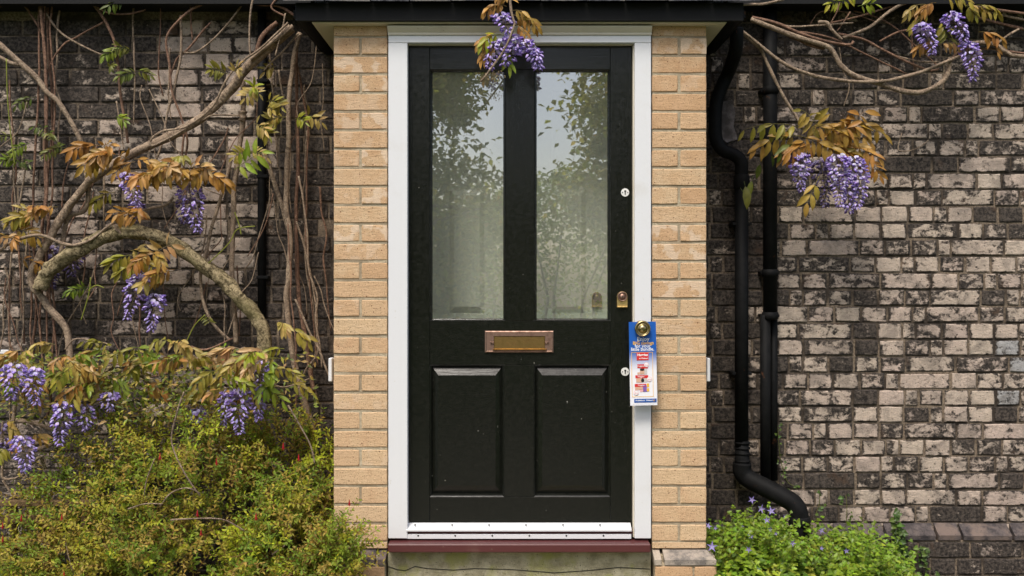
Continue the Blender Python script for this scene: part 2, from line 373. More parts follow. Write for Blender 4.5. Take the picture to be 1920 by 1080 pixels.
def lay_wall(name, label, x0, x1, zref, tonef, pats, keepf, seed, step=.0):
    """zref: height of one bed joint; rows go both ways from it"""
    r = random.Random(seed)
    core = MB()
    # gently uneven mortar face
    nxs, nzs = 90, 50; z0, z1 = -.1, 2.62
    vs = []; fs = []
    for j in range(nzs + 1):
        for i in range(nxs + 1):
            X = x0 + (x1 - x0) * i / nxs; Z = z0 + (z1 - z0) * j / nzs
            vs.append((X, WALL + .0065 + .0035 * mnoise.noise(Vector((X * 9, Z * 9, seed))), Z))
    for j in range(nzs):
        for i in range(nxs):
            a = j * (nxs + 1) + i; fs.append((a, a + 1, a + nxs + 2, a + nxs + 1))
    core.add(vs, fs); core.box(x0, x1, WALL + .03, WALL + .28, z0, z1)
    wall = core.build(name, M_MORT); tag(wall, label, 'brick wall')
    rows = int((z1 - z0) / COURSE) + 1; k0 = int((z0 - zref) / COURSE)
    cand = []
    for k in range(k0, k0 + rows + 1):
        zb = zref + k * COURSE; zc = zb + COURSE / 2
        if zc < -.05 or zb > 2.56: continue
        pat = pats[k % len(pats)]; x = x0 + pat[0]; i = 1; 
        while x < x1 - .03:
            kind = pat[i] if i < len(pat) else pat[1 + (i - 1) % (len(pat) - 1)]
            if kind == 's' and r.random() < .25: kind = 'h'
            elif kind == 'h' and r.random() < .04: kind = 's'
            w = OW[kind]; wj = w + .0105
            s = 1 + r.uniform(-.045, .045)
            if x + wj * s > x1 + .02: break
            xc = x + wj * s / 2
            cand.append((xc, zc + r.uniform(-.0015, .0015), kind, s)); x += wj * s; i += 1
    objs = []; rest = MB()
    for (xc, zc, kind, s) in cand:
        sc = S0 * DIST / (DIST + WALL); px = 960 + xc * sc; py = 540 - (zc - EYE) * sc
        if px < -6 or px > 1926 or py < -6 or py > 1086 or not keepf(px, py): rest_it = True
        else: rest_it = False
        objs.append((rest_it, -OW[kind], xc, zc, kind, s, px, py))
    vis = [o for o in objs if not o[0]]
    vis.sort(key=lambda o: o[1]); keep = vis[:300]; others = vis[300:] + [o for o in objs if o[0]]
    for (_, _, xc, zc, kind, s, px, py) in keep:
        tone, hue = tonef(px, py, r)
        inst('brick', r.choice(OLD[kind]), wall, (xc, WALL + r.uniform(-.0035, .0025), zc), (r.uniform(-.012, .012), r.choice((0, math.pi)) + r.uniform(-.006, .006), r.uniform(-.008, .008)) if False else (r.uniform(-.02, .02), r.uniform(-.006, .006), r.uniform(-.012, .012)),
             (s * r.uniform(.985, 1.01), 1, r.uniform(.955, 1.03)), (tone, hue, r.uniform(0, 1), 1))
    for (_, _, xc, zc, kind, s, px, py) in others:
        me = r.choice(OLD[kind]); o = [(xc + v.co.x * s, WALL + v.co.y, zc + v.co.z) for v in me.vertices]
        rest.add(o, [list(p.vertices) for p in me.polygons])
    ro = rest.build('brickwork', M_OLD, wall, kind='stuff'); ro.color = ((.60 if x0 > 0 else .42), .3, .5, 1)
    return wall

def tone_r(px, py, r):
    if px < 1460:  # strip beside the porch: shade is put into the dark brick tone
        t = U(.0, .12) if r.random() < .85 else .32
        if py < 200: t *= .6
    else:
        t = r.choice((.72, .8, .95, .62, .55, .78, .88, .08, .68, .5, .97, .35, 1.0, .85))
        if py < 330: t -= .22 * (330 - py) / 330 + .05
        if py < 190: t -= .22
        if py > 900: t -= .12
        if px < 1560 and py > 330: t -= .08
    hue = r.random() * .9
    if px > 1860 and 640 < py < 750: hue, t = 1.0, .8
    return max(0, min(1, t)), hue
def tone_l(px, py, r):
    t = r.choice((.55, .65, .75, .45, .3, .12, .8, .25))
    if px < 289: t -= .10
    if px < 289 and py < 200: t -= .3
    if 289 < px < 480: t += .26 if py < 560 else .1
    if px > 480: t = r.uniform(0, .14)  # porch-side strip: its shade is put into the brick colour
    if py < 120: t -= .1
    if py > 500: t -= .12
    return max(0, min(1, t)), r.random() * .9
XR0 = PX(1325, WALL) - .12
zr = PZ(699, WALL)
WX = PX(1458, WALL) - XR0
pats_r = [(.02, *'hhshqhhhshshqhhs'), (-.03, *'qhhqhhshhhqshhsh'), (.015, *'hqshshhqhhshqhhs'), (-.06, *'hhhqshhhhqshhhsq')]
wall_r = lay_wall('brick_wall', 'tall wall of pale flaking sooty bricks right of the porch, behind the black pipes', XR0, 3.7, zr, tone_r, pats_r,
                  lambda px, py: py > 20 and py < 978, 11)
XL1 = PX(625, WALL) + .12
zl = PZ(380, WALL)
pats_l = [(-.05, *'shshshhshs'), (.03, *'hshsshshqs'), (-.10, *'sshhshsqsh'), (.06, *'hhshshssh')]
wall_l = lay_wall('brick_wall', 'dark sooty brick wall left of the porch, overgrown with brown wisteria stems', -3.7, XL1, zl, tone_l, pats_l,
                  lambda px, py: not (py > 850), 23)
# projecting plinth of dark chamfered bricks on the right wall
pl = MB(); pl.box(XR0, 3.7, WALL - .045, WALL + .02, -.1, PZ(1014, WALL - .05))
plinth_core = pl.build('plinth_core', M_MORT, wall_r)
zt, zm, zb_ = PZ(981, WALL), PZ(1004, WALL - .055), PZ(1013, WALL - .055)
x = PX(1545, WALL); ws = [.125, .052, .225, .225, .11, .225, .225, .225, .225, .225]
x = PX(1325, WALL) ; ws = [.225, .225, .105, .225, .225, .11, .225, .225, .11, .225, .225, .225, .225]
for w in ws:
    m = MB(); a, b = x + .005, x + w - .005; Y0, Y1 = WALL - .001, WALL - .056; j = U(-.002, .002)
    m.add([(a, Y0, zt + j), (b, Y0, zt + j), (b, Y1, zm + j), (a, Y1, zm + j), (b, Y1 + .002, zb_), (a, Y1 + .002, zb_), (a, Y0 + .03, zb_), (b, Y0 + .03, zb_), (a, Y0 + .03, zt + j), (b, Y0 + .03, zt + j)],
          [(0, 3, 2, 1), (3, 5, 4, 2), (0, 8, 6, 5, 3), (1, 2, 4, 7, 9), (5, 6, 7, 4), (0, 1, 9, 8), (8, 9, 7, 6)])
    m.build('plinth_brick', M_BLUEB, wall_r); x += w + .003
for row in range(3):
    zc = PZ(1031, WALL - .05) - row * COURSE; x = PX(1325, WALL) - (.06 if row % 2 else 0)
    while x < 2.4:
        kind = random.choice('shs'); w = OW[kind] + .01
        inst('brick', random.choice(OLD[kind]), wall_r, (x + w / 2, WALL - .052, zc), (U(-.02, .02), 0, 0), (1, 1, 1), (U(0, .35), rnd() * .9, .3, 1)); x += w
# cement patch beside the swan neck
m = MB(); vs = []; fs = []
cx, cz = PX(1352, WALL), PZ(222, WALL)
ringp = [(1346, 192), (1372, 190), (1378, 212), (1374, 236), (1382, 262), (1362, 268), (1350, 258), (1349, 236), (1352, 214)]
front = [(PX(a, WALL), WALL - .012 + U(-.002, .002), PZ(b, WALL)) for a, b in ringp]; back = [(a, WALL + .01, c) for a, _, c in front]
nn = len(front); m.add(front + back, [tuple(range(nn))[::-1]] + [(k, (k + 1) % nn, nn + (k + 1) % nn, nn + k) for k in range(nn)])
m.build('cement_patch', M_CEMENT, wall_r)

# ------------------------------------------------------------------ house eaves above the frame
ev = empty('house_eaves', 'black boarded eaves shading the top of the brick walls', 'eaves')
m = MB(); m.box(-3.8, -.98, .42, WALL + .3, 2.60, 2.64); m.build('soffit_board', M_BLK2, ev)
m = MB(); m.box(.98, 3.8, .42, WALL + .3, 2.60, 2.64); m.build('soffit_board', M_BLK2, ev)
m = MB(); m.box(-3.8, 3.8, .38, .418, 2.592, 2.78); m.build('fascia_board', M_BLK2, ev)
m = MB(); m.add([(-3.9, .30, 2.79), (3.9, .30, 2.79), (3.9, 2.4, 4.2), (-3.9, 2.4, 4.2)], [(0, 1, 2, 3)]); m.box(-3.8, 3.8, .43, .9, 2.66, 2.75); m.build('roof', M_SLATE, ev)

# ------------------------------------------------------------------ porch
porch = empty('porch', 'projecting porch with buff brick pillars, cream soffit and black canopy round the door', 'porch')
YC = 35.1
YB = {}
for kind, w in (('full', .2145), ('half', .1035)):
    YB[kind] = [brick_mesh('brick', w, .0655, .1, M_YEL, .0009, .0018, seed=300 + k + (50 if kind == 'full' else 0), nx=5 if kind == 'full' else 3) for k in range(6)]
def pillar(xa, xb, patches, warm):
    x0, x1 = PX(xa, 0), PX(xb, 0); ztop = PZ(45, 0); zb = PZ(1028, 0)
    m = MB(); m.box(x0 + .002, x1 - .002, .0032, WALL, zb, ztop)
    outer = x0 if xa < 960 else x1
    pil = m.build('brick_pillar', M_MORTY, porch)
    k = 0
    while True:
        y0 = 69 + (k - 1) * YC; y1 = y0 + YC
        if y0 > 1020: break
        zc = (PZ(y0, 0) + PZ(y1, 0)) / 2; zs = 1.0
        if y1 > 1029: zs = (1029 - y0) / YC; zc = (PZ(y0, 0) + PZ(1029, 0)) / 2
        if y0 < 45: zs = (y1 - 47) / YC; zc = (PZ(47, 0) + PZ(y1, 0)) / 2
        lst = [(x0 + x1) / 2] if k % 2 == 0 else [(x0 + .0525), (x1 - .0525)]
        for xc in lst:
            kind = 'full' if k % 2 == 0 else 'half'
            W = (x1 - x0 - .003) / .2145 if kind == 'full' else ((x1 - x0) / 2 - .0055) / .1035
            px, py = 960 + xc * S0, (y0 + y1) / 2
            pt = max([max(0, 1 - math.hypot((px - a) / 60, (py - b) / 38)) for a, b in patches] + [0]); pt = min(1, pt * 2.2)
            if rnd() < .1: pt = max(pt, .35)
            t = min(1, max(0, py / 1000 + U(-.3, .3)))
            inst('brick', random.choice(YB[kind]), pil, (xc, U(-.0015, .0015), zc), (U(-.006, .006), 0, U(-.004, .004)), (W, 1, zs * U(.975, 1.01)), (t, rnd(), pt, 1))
        k += 1
    # brickwork down the outer side, back to the house wall
    sd = MB(); sx = -1 if xa < 960 else 1; me = YB['full'][0]
    for k in range(28):
        zc = PZ(69, 0) - YC / S0 * (k + .5)
        off = .0 if k % 2 else -.11
        y = .108 + off + .11
        while y < WALL - .02:
            w = min(.2145, WALL - y); 
            rot = Matrix.Rotation(sx * math.pi / 2, 3, 'Z')
            vs = [rot @ Vector((v.co.x * w / .2145, v.co.y, v.co.z)) + Vector((outer + sx * .0015, y + w / 2, zc)) for v in me.vertices]
            sd.add(vs, [list(p.vertices) for p in me.polygons]); y += w + .01
    so = sd.build('side_brickwork', M_YEL, pil, kind='stuff'); so.color = (.5, .5, 0, 1)
    return pil
pil_l = pillar(625, 727, [(700, 120), (700, 155), (690, 232), (700, 300), (700, 365), (705, 450), (655, 440)], .5)
pil_r = pillar(1222, 1325, [(1240, 440), (1270, 470), (1285, 485), (1240, 545), (1290, 78), (1300, 435), (1250, 470)], .5)
# splayed plinth bricks under the pillars, and the bricks below them
def pillar_base(xa, xb, dirn, splits):
    for a, b in splits:
        m = MB(); ax, bx = PX(a, 0), PX(b, 0)
        e = dirn * .030 if (b if dirn > 0 else a) == (xb if dirn > 0 else xa) else 0
        exa, exb = (e if dirn < 0 else 0), (e if dirn > 0 else 0)
        zt, zm, zb = PZ(1030, 0) + U(-.002, .002), PZ(1049, -.05), PZ(1059, -.05)
        ya, yb = .012, -.056
        m.add([(ax + .003, ya, zt), (bx - .003, ya, zt), (bx + exb - .003, yb, zm), (ax + exa + .003, yb, zm), (bx + exb - .003, yb, zb), (ax + exa + .003, yb, zb),
               (bx + exb - .003, .1, zb), (ax + exa + .003, .1, zb), (bx - .003, .1, zt), (ax + .003, .1, zt)],
              [(0, 3, 2, 1), (3, 5, 4, 2), (1, 2, 4, 6, 8), (0, 9, 7, 5, 3), (5, 7, 6, 4), (0, 1, 8, 9), (9, 8, 6, 7)])
        m.build('plinth_brick', M_PURB if dirn > 0 else M_BLUEB, pil_l if dirn < 0 else pil_r)
    xa2, xb2 = PX(xa, 0) + (-.034 if dirn < 0 else .002), PX(xb, 0) + (.034 if dirn > 0 else -.002)
    m = MB(); m.box(xa2 + .003, xb2 - .003, -.048, .3, -.05, PZ(1058, -.05)); m.box(xa2 + .006, xb2 - .006, -.02, .3, PZ(1060, 0), PZ(1040, 0)); m.build('plinth_core', M_MORTY, pil_l if dirn < 0 else pil_r)
    for row in range(4):
        zc = PZ(1080, -.05) - row * .0747 + .006; W = xb2 - xa2
        cuts = [0, .62, 1] if row % 2 == 0 else [0, .38, 1]
        for c0, c1 in zip(cuts, cuts[1:]):
            w = (c1 - c0) * W - .008
            kind = 'full' if w > .15 else 'half'; bw = .2145 if kind == 'full' else .1035
            inst('brick', random.choice(YB[kind]), pil_l if dirn < 0 else pil_r, (xa2 + (c0 + c1) / 2 * W, -.054, zc), (0, 0, 0), (w / bw, 1, .97), (.2, .2, 0, 1))
pillar_base(1222, 1325, 1, [(1222, 1238), (1241, 1325)])
pillar_base(625, 727, -1, [(625, 672), (675, 707), (710, 727)])
# soffit, fascia, gutters, roof slates
XS0, XS1 = PX(585, -.04), PX(1362, -.04); ZS = PZ(44, -.04)
m = MB(); m.box(XS0, XS1, -.045, WALL + .05, ZS, ZS + .018, b=.002); m.build('soffit_board', M_CREAM, porch)
XG0, XG1 = PX(549, -.06), PX(1399, -.06)
m = MB(); m.box(XG0 + .01, XG1 - .01, -.062, -.046, ZS + .004, PZ(5, -.06), b=.002); m.build('fascia_board', M_BLK2, porch)
for s in (-1, 1):
    gx = (XS0 + XG0) / 2 if s < 0 else (XS1 + XG1) / 2; m = MB(); R_ = abs(XS0 - XG0) / 2
    ys = (-.06, WALL - .005); vs = []; N = 10
    for y in ys:
        for k in range(N + 1):
            an = math.pi + math.pi * k / N; vs.append((gx + R_ * math.cos(an), y, ZS + .045 + R_ * 1.1 * math.sin(an)))
        for k in range(N + 1):
            an = 2 * math.pi - math.pi * k / N; vs.append((gx + (R_ - .004) * math.cos(an), y, ZS + .045 + (R_ * 1.1 - .004) * math.sin(an)))
    K = 2 * (N + 1); fs = [(k, (k + 1) % K, K + (k + 1) % K, K + k) for k in range(K)]; fs.append(tuple(range(N + 1))[::-1]); fs.append(tuple(range(K, K + N + 1)))
    m.add(vs, fs); m.build('gutter', M_IRON, porch, smooth=False)
    m = MB(); m.box(gx - R_ - .002, gx + R_ + .002, .2, .225, ZS + .045, ZS + .055); m.box(gx - R_ * s * .2, gx + s * (-R_) , .2, .22, ZS + .02, ZS + .16); m.build('gutter_bracket', M_IRON, porch)
# side cheeks of the canopy roof (black boards above the gutters)
for s in (-1, 1):
    xx = XS0 + .004 if s < 0 else XS1 - .004
    m = MB(); m.box(xx - .008, xx + .008, -.044, WALL, ZS + .018, ZS + .20); m.build('side_fascia', M_BLK2, porch)
ztile = PZ(5, -.08); r2 = random.Random(3); x = XG0 - .03
while x < XG1 + .03:
    w = r2.uniform(.15, .2); m = MB(); j = r2.uniform(0, .006); t0 = (x + .002, x + w - .002)
    m.add([(t0[0], -.11 + j, ztile), (t0[1], -.11 + j, ztile + r2.uniform(-.002, .002)), (t0[1], .12, ztile + .11), (t0[0], .12, ztile + .11),
           (t0[0], -.11 + j, ztile + .012), (t0[1], -.11 + j, ztile + .012), (t0[1], .12, ztile + .122), (t0[0], .12, ztile + .122)],
          [(0, 1, 2, 3), (4, 7, 6, 5), (0, 4, 5, 1), (1, 5, 6, 2), (0, 3, 7, 4), (3, 2, 6, 7)])
    m.build('roof_slate', M_SLATE, porch); x += w
m = MB(); m.add([(XG0 - .03, .08, ztile + .11), (XG1 + .03, .08, ztile + .11), (XG1 + .03, WALL, ztile + .32), (XG0 - .03, WALL, ztile + .32)], [(0, 1, 2, 3)]); m.build('upper_roof', M_SLATE, porch)
m = MB(); m.box(XG0, XG1, -.05, WALL, ZS + .02, ZS + .05); m.build('roof_deck', M_BLK2, porch)
# door frame
YF = -.012
fr = MB(); fr.box(PX(728, YF), PX(1221, YF), YF, .10, PZ(66, YF), PZ(80, YF), b=.002)
frame = fr.build('door_frame', M_WHT, porch)
def part(name, mat, parent, x0, x1, y0, y1, z0, z1, b=.002, smooth=False, c=None):
    m = MB(); m.box(x0, x1, y0, y1, z0, z1, b=b); o = m.build(name, mat, parent, smooth)
    if c: o.color = c
    return o
zfb = PZ(1010, YF)
part('jamb', M_WHT, frame, PX(728, YF), PX(764, YF), YF + .0005, .10, zfb, PZ(80.3, YF))
part('jamb', M_WHT, frame, PX(1190, YF), PX(1221, YF), YF + .0005, .10, zfb, PZ(80.3, YF))
part('rebate', M_CREAM, frame, PX(1186.6, .01), PX(1191, .01), .008, .05, zfb, PZ(83, .01), b=.001)
part('rebate', M_CREAM, frame, PX(762, .01), PX(765, .01), .008, .05, zfb, PZ(83, .01), b=.001)
part('rebate', M_CREAM, frame, PX(764, .012), PX(1188, .012), .012, .05, PZ(84, .012), PZ(78, .012), b=.001)
# stepped cornice over the head
m = MB(); prof = [(-.013, 66), (-.018, 65), (-.018, 61), (-.028, 55), (-.034, 51), (-.036, 48)]
xa, xb = PX(727, -.02), PX(1222, -.02); vs = []
for y, p in prof: vs += [(xa, y, PZ(p, y)), (xb, y, PZ(p, y))]
vs += [(xa, .05, PZ(48, -.036)), (xb, .05, PZ(48, -.036)), (xa, .05, PZ(66, -.013)), (xb, .05, PZ(66, -.013))]
n = len(vs) // 2; m.add(vs, [(2 * k, 2 * k + 1, 2 * k + 3, 2 * k + 2) for k in range(n - 1)] + [tuple(2 * k for k in range(n)), tuple(2 * k + 1 for k in range(n))[::-1], (2 * n - 2, 2 * n - 1, 1, 0)])
m.build('cornice', M_CREAM, porch)
# sill, threshold strips, plinth
part('door_sill', M_MAROON, porch, PX(727, -.06), PX(1220, -.06), -.064, .10, PZ(1036, -.06), PZ(1020, -.06), b=.004)
ths = part('threshold_strip', M_WHT, porch, PX(762, -.01), PX(1184, -.01), -.008, .02, PZ(1011, -.01), PZ(1002, -.01), b=.0015)
part('threshold_gap', M_MAROON, porch, PX(762, 0), PX(1186, 0), .0, .03, PZ(1002, 0), PZ(992, 0), b=.001)
for k in range(6):
    xx = PX(784 + k * 69.5, -.01); m = MB(); m.lathe([(.0035, -.0015), (.003, -.0025)], (xx, -.0075, PZ(1004.5, -.01)), 10); m.build('screw', M_INK, ths)
m = MB(); m.box(PX(727.5, -.01), PX(1220, -.01), -.012, .3, -.05, PZ(1036.2, -.06)); conc = m.build('concrete_plinth', M_CONC, porch)
m = MB(); pts = [P(727, 1062, -.013), P(745, 1068, -.013), P(760, 1070, -.013), P(778, 1062, -.013), P(800, 1066, -.013), P(850, 1069, -.013), P(890, 1066, -.013), P(960, 1068, -.013), P(1040, 1074, -.013), P(1100, 1070, -.013), P(1160, 1064, -.013), P(1219, 1067, -.013)]
m.tube(pts, .0016, 5); m.build('crack', M_INK, conc)
part('doorstep', M_CONC, porch, -.68, .68, -.40, -.02, -.05, .13, b=.01)
# porch interior
YI = .34
part('inner_wall', M_INNER, porch, -.5, PX(826, YI), YI, YI + .04, .3, 2.3, b=0)
part('inner_wall', M_INNER, porch, PX(1160, YI), .5, YI, YI + .04, .3, 2.3, b=0)
part('inner_wall', M_INNER, porch, -.52, -.5, .12, YI + .04, .3, 2.3, b=0)
part('inner_wall', M_INNER, porch, .5, .52, .12, YI + .04, .3, 2.3, b=0)
part('porch_ceiling', M_INNER, porch, -.5, .5, .12, YI + .04, 2.3, 2.33, b=0)
part('porch_floor', M_CONC, porch, -.5, .5, .1, YI + .04, .28, .32, b=0)

# ------------------------------------------------------------------ inner door seen through the glass
ind = empty('inner_door', 'pale panelled inner door seen dimly through the front door glass', 'door')
part('door_leaf', M_INNER, ind, PX(826, YI), PX(1160, YI), YI, YI + .04, .32, 2.3, b=0)
def raised(m, x0, x1, z0, z1, yo, rise, wx, wz, mat=0, inner=None):
    """panel with a sloping border: outer edge at depth yo, field at yo-rise"""
    vs = [(x0, yo, z0), (x1, yo, z0), (x1, yo, z1), (x0, yo, z1), (x0 + wx, yo - rise, z0 + wz), (x1 - wx, yo - rise, z0 + wz), (x1 - wx, yo - rise, z1 - wz), (x0 + wx, yo - rise, z1 - wz)]
    m.add(vs, [(0, 1, 5, 4), (1, 2, 6, 5), (2, 3, 7, 6), (3, 0, 4, 7), (4, 5, 6, 7)])
for a, b in ((843, 908), (1034, 1098)):
    for t0, t1 in ((355, 586), (170, 318)):
        m = MB(); raised(m, PX(a, YI), PX(b, YI), PZ(t1, YI), PZ(t0, YI), YI - .001, .012, .020, .026); m.build('panel', M_INNER, ind)
def lock(cx, cz, Y, parent, mat=M_BRASS):
    m = MB(); w = .0205; N = 10; out = [(-w, -.042), (w, -.042)] + [(w * math.cos(math.pi * k / N), w * math.sin(math.pi * k / N)) for k in range(N + 1)]
    nn = len(out); vs = [(cx + a, Y - .007, cz + b) for a, b in out] + [(cx + a * 1.06, Y, cz + b * 1.04) for a, b in out]
    m.add(vs, [tuple(range(nn))[::-1]] + [(k, (k + 1) % nn, nn + (k + 1) % nn, nn + k) for k in range(nn)])
    m.box(cx - w, cx + w, Y - .013, Y - .006, cz - .044, cz - .038, b=.002)
    lk = m.build('lock_plate', mat, parent)
    m = MB(); m.lathe([(.020, 0), (.0195, -.006), (.017, -.008), (.0155, -.006), (.0150, -.002), (.012, -.002), (.0115, -.006), (.001, -.0065)], (cx, Y - .007, cz), 24); m.build('lock_cylinder', M_COPPER if mat is M_BRASS else mat, lk, True)
    m = MB(); m.box(cx - .0012, cx + .0012, Y - .0142, Y - .013, cz - .006, cz + .004); m.build('keyhole', M_INK, lk)
    return lk
lock(PX(1119, YI), PZ(557, YI), YI - .002, ind)

# ------------------------------------------------------------------ front door
door = empty('front_door', 'glossy black panelled front door with two tall glass panes and chipped paint', 'door')
YD = .030; TH = .045
DX0, DX1, DZ0, DZ1 = PX(767, YD), PX(1184.5, YD), PZ(979, YD), PZ(86, YD)
V = (0, 0, 0, 1); H = (1, 0, 0, 1)
xL, xR = PX(806, YD), PX(1144, YD); xm0, xm1 = PX(948, YD), PX(1002, YD)
zg1, zg0 = PZ(130, YD), PZ(602, YD); zp1, zp0 = PZ(684, YD), PZ(932, YD)
part('stile', M_BLK, door, DX0, xL - .0006, YD, YD + TH, DZ0, DZ1, c=V)
part('stile', M_BLK, door, xR + .0006, DX1, YD, YD + TH, DZ0, DZ1, c=V)
part('top_rail', M_BLK, door, xL, xR, YD + .0008, YD + TH, zg1, DZ1, b=.001, c=H)
part('lock_rail', M_BLK, door, xL, xR, YD + .0008, YD + TH, zp1, zg0, b=.001, c=H)
part('bottom_rail', M_BLK, door, xL, xR, YD + .0008, YD + TH, DZ0, zp0, b=.001, c=H)
part('mullion', M_BLK, door, xm0, xm1, YD + .0004, YD + TH, zg0 + .0006, zg1 - .0006, b=.001, c=V)
pm0, pm1 = PX(945, YD), PX(1001, YD)
part('muntin', M_BLK, door, pm0, pm1, YD + .0004, YD + TH, zp0 + .0006, zp1 - .0006, b=.001, c=V)
def mould(x0, x1, z0, z1, w, dep, parent):
    """chamfered moulding lining an opening"""
    m = MB(); y0, y1 = YD + .001, YD + dep
    o = [(x0, z0), (x1, z0), (x1, z1), (x0, z1)]; sg = [(1, 1), (-1, 1), (-1, -1), (1, -1)]
    st = [(0, 0.), (.25, .0022), (.55, .006), (.8, dep * .8), (1, dep)]
    vs = []
    for f, d in st:
        for (a, b), (sa, sb) in zip(o, sg): vs.append((a + sa * w * f, YD + .001 + d if f else YD + .0005, b + sb * w * f))
    fs = []
    for k in range(len(st) - 1):
        for q in range(4):
            q2 = (q + 1) % 4; fs.append((k * 4 + q, k * 4 + q2, k * 4 + 4 + q2, k * 4 + 4 + q))
    m.add(vs, fs); o = m.build('moulding', M_BLK, parent); return o
for a, b in ((xL, xm0), (xm1, xR)):
    mould(a, b, zg0, zg1, .010, .014, door)
    m = MB(); m.box(a + .0085, b - .0085, YD + .0145, YD + .0185, zg0 + .0085, zg1 - .0085); m.m = [1 if f == 2 else 0 for f in range(6)]; m.build('pane', [M_CLEAR, M_GLASS], door)
for a, b in ((xL, pm0), (pm1, xR)):
    mould(a, b, zp0, zp1, .012, .018, door)
    m = MB(); yo = YD + .0195
    x0, x1, z0, z1 = a + .004, b - .004, zp0 + .008, zp1 - .004
    vs = [(x0, yo, z0), (x1, yo, z0), (x1, yo, z1), (x0, yo, z1)]
    wx, wz = .030, .038
    vs += [(x0 + wx, yo - .019, z0 + wz), (x1 - wx, yo - .019, z0 + wz), (x1 - wx, yo - .019, z1 - wz), (x0 + wx, yo - .019, z1 - wz)]
    wx += .0015; vs += [(x0 + wx, yo - .0160, z0 + wz), (x1 - wx, yo - .0160, z0 + wz), (x1 - wx, yo - .0160, z1 - wz), (x0 + wx, yo - .0160, z1 - wz)]
    m.add(vs, [(0, 1, 5, 4), (1, 2, 6, 5), (2, 3, 7, 6), (3, 0, 4, 7), (4, 5, 6, 7)])
    m.build('panel', M_BLK, door)
# weather bar
m = MB(); a, b = PX(762, -.01), PX(1184, -.01); zt, zb_ = PZ(980, YD), PZ(997, -.02)
m.add([(a, YD, zt), (b, YD, zt), (b, YD - .012, zt - .004), (a, YD - .012, zt - .004), (a, YD - .045, zb_ + .006), (b, YD - .045, zb_ + .006), (a, YD - .045, zb_), (b, YD - .045, zb_), (a, YD, zb_), (b, YD, zb_)],
      [(0, 3, 2, 1), (3, 4, 5, 2), (4, 6, 7, 5), (6, 8, 9, 7), (0, 8, 6, 4, 3), (1, 2, 5, 7, 9), (0, 1, 9, 8)])
wb = m.build('weather_bar', M_WHT, door)
for k in range(6):
    xx = PX(778 + k * 69.5, -.01); m = MB(); m.lathe([(.0036, -.0015), (.003, -.0035)], (xx, YD - .027, PZ(984.5, .0)), 10); m.build('screw', M_INK, wb)
# letter plate
YL = YD - .001; lx0, lx1, lz0, lz1 = PX(909, YD), PX(1038, YD), PZ(661, YD), PZ(620, YD)
m = MB(); ix0, ix1, iz0, iz1 = PX(926, YD), PX(1022, YD), PZ(655, YD), PZ(630, YD)
outr = [(lx0, lz0), (lx1, lz0), (lx1, lz1), (lx0, lz1)]; steps = []
def rect(a, b, c, d, y): return [(a, y, c), (b, y, c), (b, y, d), (a, y, d)]
rings = [rect(lx0, lx1, lz0, lz1, YL), rect(lx0 + .001, lx1 - .001, lz0 + .001, lz1 - .001, YL - .005), rect(lx0 + .005, lx1 - .005, lz0 + .005, lz1 - .005, YL - .007),
         rect(lx0 + .008, lx1 - .008, lz0 + .007, lz1 - .007, YL - .0055), rect(ix0, ix1, iz0, iz1, YL - .0055), rect(ix0, ix1, iz0, iz1, YL - .001)]
vs = sum(rings, []); fs = []
for k in range(len(rings) - 1):
    for q in range(4): q2 = (q + 1) % 4; fs.append((k * 4 + q, k * 4 + q2, k * 4 + 4 + q2, k * 4 + 4 + q))
m.add(vs, fs); lp = m.build('letter_plate', M_COPPER, door)
m = MB(); m.box(ix0 + .001, ix1 - .001, YL - .003, YL, iz0 + .001, iz1 - .001, b=.0008); m.add([(ix0 - .004, YL - .0062, iz0 - .004), (ix1 + .006, YL - .0062, iz0 - .004), (ix1 + .006, YL - .013, iz0 + .0005), (ix0 - .004, YL - .013, iz0 + .0005), (ix0 - .004, YL - .003, iz0 + .004), (ix1 + .006, YL - .003, iz0 + .004)], [(0, 1, 2, 3), (3, 2, 5, 4), (0, 3, 4), (1, 5, 2)])
m.build('flap', M_OLDBRASS, lp)
for sx, xx in ((-1, ix0 - .011), (1, ix1 + .011)):
    m = MB(); m.lathe([(.0035, 0), (.0035, -.006), (.002, -.008)], (xx, YL - .006, (iz0 + iz1) / 2 + .002), 12); m.box(xx, xx - sx * .011, YL - .010, YL - .0065, (iz0 + iz1) / 2 - .004, (iz0 + iz1) / 2 + .004, b=.001); m.build('hinge_pin', M_COPPER, lp)
lock(PX(1166.5, YD), PZ(556, YD), YD - .0005, door)
for py in (361, 697):
    cx, cz = PX(1172, YD), PZ(py, YD); m = MB(); m.lathe([(.0168, 0), (.0162, -.003), (.001, -.0035)], (cx, YD - .0005, cz), 24); es = m.build('escutcheon', M_ENAM, door, False)
    m = MB(); m.box(cx - .0018, cx + .0018, YD - .0052, YD - .0042, cz - .009, cz + .004); m.lathe([(.0040, 0), (.004, -.0008)], (cx, YD - .0045, cz + .005), 12); m.build('keyhole', M_INK, es)
    for s in (-1, 1):
        m = MB(); m.lathe([(.0022, 0), (.0022, -.0008)], (cx + s * .0105, YD - .0042, cz), 8); m.build('screw', M_INK, es)
